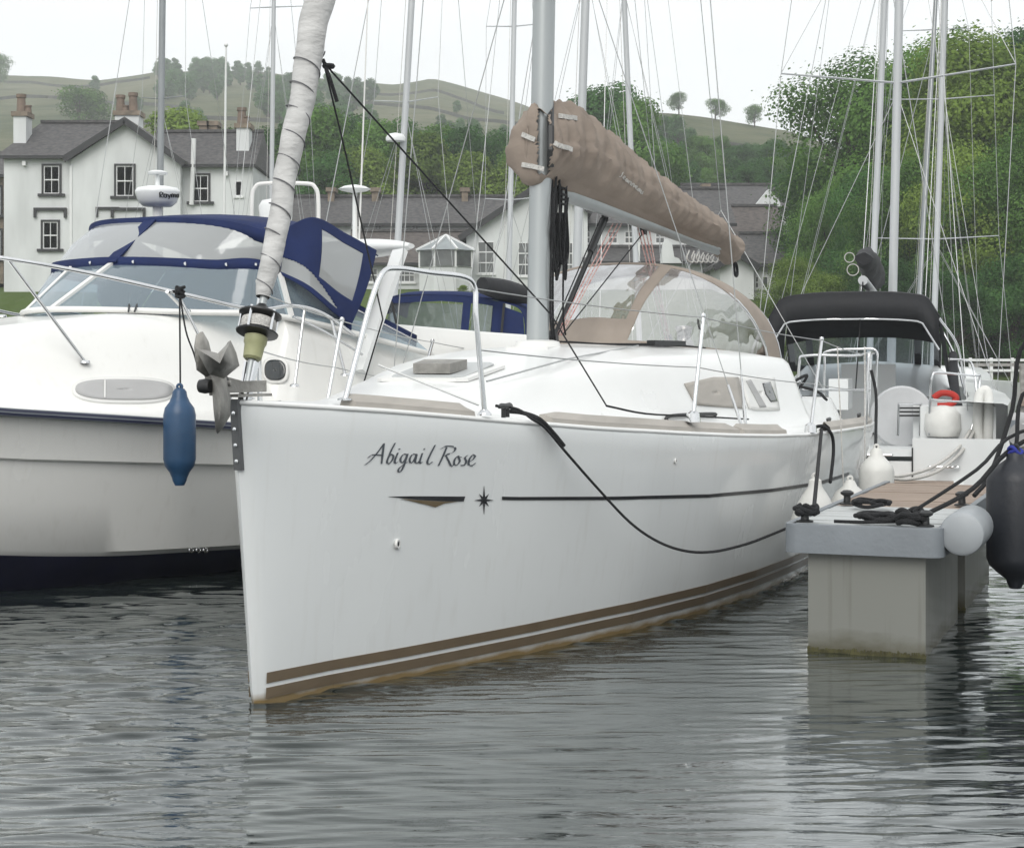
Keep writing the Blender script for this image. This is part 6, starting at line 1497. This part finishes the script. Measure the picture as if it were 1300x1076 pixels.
def tp(px, nm, mt, Y=BY, par=bc): return MB().add([bq(x, y, Y) for x, y in px], [tuple(range(len(px)))]).build(nm, M[mt], par, solid=.006)
tp([(497, 377), (560, 374), (612, 378), (640, 384), (642, 391), (612, 386), (560, 382), (498, 385)], 'tent_band', 'navy', BY - .02)
tp([(480, 452), (497, 383), (512, 452)], 'tent_window', 'vinylb'); tp([(498, 383), (588, 386), (582, 452), (513, 452)], 'tent_window', 'vinylb')
tp([(588, 384), (598, 384), (592, 452), (582, 452)], 'tent_strip', 'navy', BY - .015); tp([(600, 386), (626, 388), (622, 452), (594, 452)], 'tent_window', 'vinylb')
tp([(626, 384), (664, 398), (668, 452), (620, 452)], 'tent_side', 'navy'); tp([(470, 425), (484, 424), (505, 455), (492, 458)], 'tent_strip', 'navy', BY - .03)
for a, b in (((497, 383), (513, 452)), ((640, 385), (634, 452))): MB().tube([bq(*a, BY - .03), bq(*b, BY - .03)], .014, 6).build('tent_frame', M['blackplastic'], bc)
P = []
for k in range(13):
    t = k / 12; c = bq(612 + 60 * t, 362 + 14 * t, BY - .3 + .8 * t); r_ = .11 * (.75 + .25 * math.sin(math.pi * t))
    P.append([c + Vector((.3 * r_ * math.cos(a), r_ * math.cos(a), r_ * math.sin(a))) for a in np.linspace(0, 2 * math.pi, 11)[:-1]])
MB().grid(P, True).add(P[0], [tuple(range(10))]).build('rolled_cover', M['blackcanvas'], bc, shade=60)
MB().span(bq(470, 470, BY), bq(672, 452, BY + 2)).build('tent_coaming', M['gelfar'], bc)

# ---------------------------------------------------------------- right edge: black fender, ropes, far dinghy and posts
ny = thing('moored_yacht', 'white yacht lying in the next berth, mostly beyond the edge of the view', 'sailing yacht', worldp(Lc(1.9, 4.45, 0)), R(90 - PH))
plain_hull(9.5, 3.1, 1.05).build('hull', M['gelfar'], ny, shade=40)
MB().tube(catmull([Lc(.5 + .5 * k, max(.12, 3.1 / 2 * interp((.5 + .5 * k) / 9.5, [0, .02, .1, .25, .45], [0, .1, .38, .68, .93]) - .08), 1.83) for k in range(9)], 4), .014, 8).build('bow_rail', M['steel'], ny, shade=60)
for u in (.8, 1.8, 2.8, 4.2):
    v = 3.1 / 2 * interp(u / 9.5, [0, .02, .1, .25, .45], [0, .1, .38, .68, .93]) - .08; MB().tube([Lc(u, v, 1.15), Lc(u, v, 1.83)], .012, 8).build('rail_stanchion', M['steel'], ny)
fb = at(1289, 735, 9.4)
fender(cyl(.155, .66), fb, 'big black fender with blue lashing at the edge of the next berth', 'fenderblack')
ftop = fb + Vector((0, 0, .7))
rope('fender_line', catmull([ftop, ftop + Vector((.12, .1, .35)), worldp(Lc(3.4, 3.66, 1.24))], 5), 'black line holding the big black fender', .012)
rope('fender_lashing', catmull([ftop + Vector((.035 * math.cos(k), .035 * math.sin(k), -.02 + .012 * k % .05)) for k in range(12)], 3), 'blue lashing tied round the neck of the black fender', .011, 'blue', cat='lashing')
fq = Vector((3.15, 9.9, .92))
rope('mooring_rope', catmull([worldp(Lc(PU0 + .12, 2.6, PZ + .05)), at(1235, 620, 9.1), at(1300, 560, 9.5), worldp(Lc(3.6, 3.62, 1.24))], 5), 'thicker black warp rising from the pontoon rope heap towards the next berth', .013)
rope('mooring_rope', catmull([worldp(Lc(PU0 + .12, 2.55, PZ + .07)), at(1240, 596, 9.1), at(1296, 548, 9.5), worldp(Lc(3.9, 3.58, 1.24))], 5), 'thinner black warp lying above the thicker one', .010)
rope('mooring_rope', catmull([worldp(Lc(PU0 + 1.5, 2.72, PZ + .06)), at(1258, 600, 10.2), at(1285, 520, 10.4), at(1305, 430, 10.4), worldp(Lc(4.4, 3.5, 1.83))], 5), 'black rope running steeply up past the far posts', .014)
for x, y, Y, lab, m_ in ((1272, 545, 30, 'grey inflatable dinghy floating beyond the lifebuoy', 'greycanvas'),):
    c = at(x, y, Y); c.z = 0
    dg = thing('dinghy', lab, 'dinghy', c, R(60))
    for s in (1, -1): MB().tube(catmull([(-1.2, s * .6, .3), (.3, s * .62, .3), (1.0, s * .45, .36), (1.35, 0, .42)], 6), .2, 12).build('tube', M[m_], dg, shade=60)
    MB().span((-1.15, -.5, .15), (-1.1, .5, .55)).span((-1.1, -.5, .12), (1.0, .5, .16)).build('floor', M['greyplastic'], dg)
    MB().span((-1.35, -.15, .35), (-1.1, .15, .95)).build('outboard_motor', M['blackplastic'], dg)
jt = thing('jetty', 'distant grey jetty deck with rail behind the lifebuoy', 'jetty', at(1300, HY, 44) - Vector((0, 0, EYE)))
MB().span((-1.6, 0, .4), (5, 2, .6)).build('deck', M['plank'], jt)
for x in (-1.2, 0, 1.2, 2.4, 3.6): MB().span((x - .06, .1, -.6), (x + .06, .22, 1.5)).build('post', M['galv'], jt)
MB().span((-1.3, .12, 1.42), (3.7, .2, 1.5)).build('handrail', M['galv'], jt)
# low fence along the shore road
fn = thing('fence', 'pale rail fence along the shore under the trees', 'fence', (at(1250, 0, 61).x, 61, ground(at(1250, 0, 61).x, 61)))
for k in range(12):
    X = at(1205, 0, 61).x + k * .75; z = ground(X, 61); MB().span((X - .05, 60.95, z - .3), (X + .05, 61.05, z + 1.0)).build('post', M['whitetrim'], fn, world=True)
for dz in (.55, .92):
    a, b = at(1200, 0, 61).x, at(1200, 0, 61).x + 8.6; MB().bar((a, 60.93, ground(a, 61) + dz), (b, 60.93, ground(b, 61) + dz), .05, .09).build('rail', M['whitetrim'], fn, world=True)

# ------------------------------------------------------------------ haze over the fells
hzb = MB().span((-900, -70, -8), (900, 730, 132))
hm_ = bpy.data.materials.new('haze_air'); hm_.use_nodes = True; t = hm_.node_tree; t.nodes.clear()
ho = t.nodes.new('ShaderNodeOutputMaterial'); pv = t.nodes.new('ShaderNodeVolumePrincipled'); pv.inputs['Color'].default_value = (.95, .975, 1, 1); pv.inputs['Density'].default_value = .00075; pv.inputs['Anisotropy'].default_value = .2
t.links.new(pv.outputs[0], ho.inputs['Volume'])
hzo = hzb.build('haze', hm_); hzo['kind'] = 'stuff'; hzo['label'] = 'thin pale haze hanging over the fells'; hzo['category'] = 'haze'
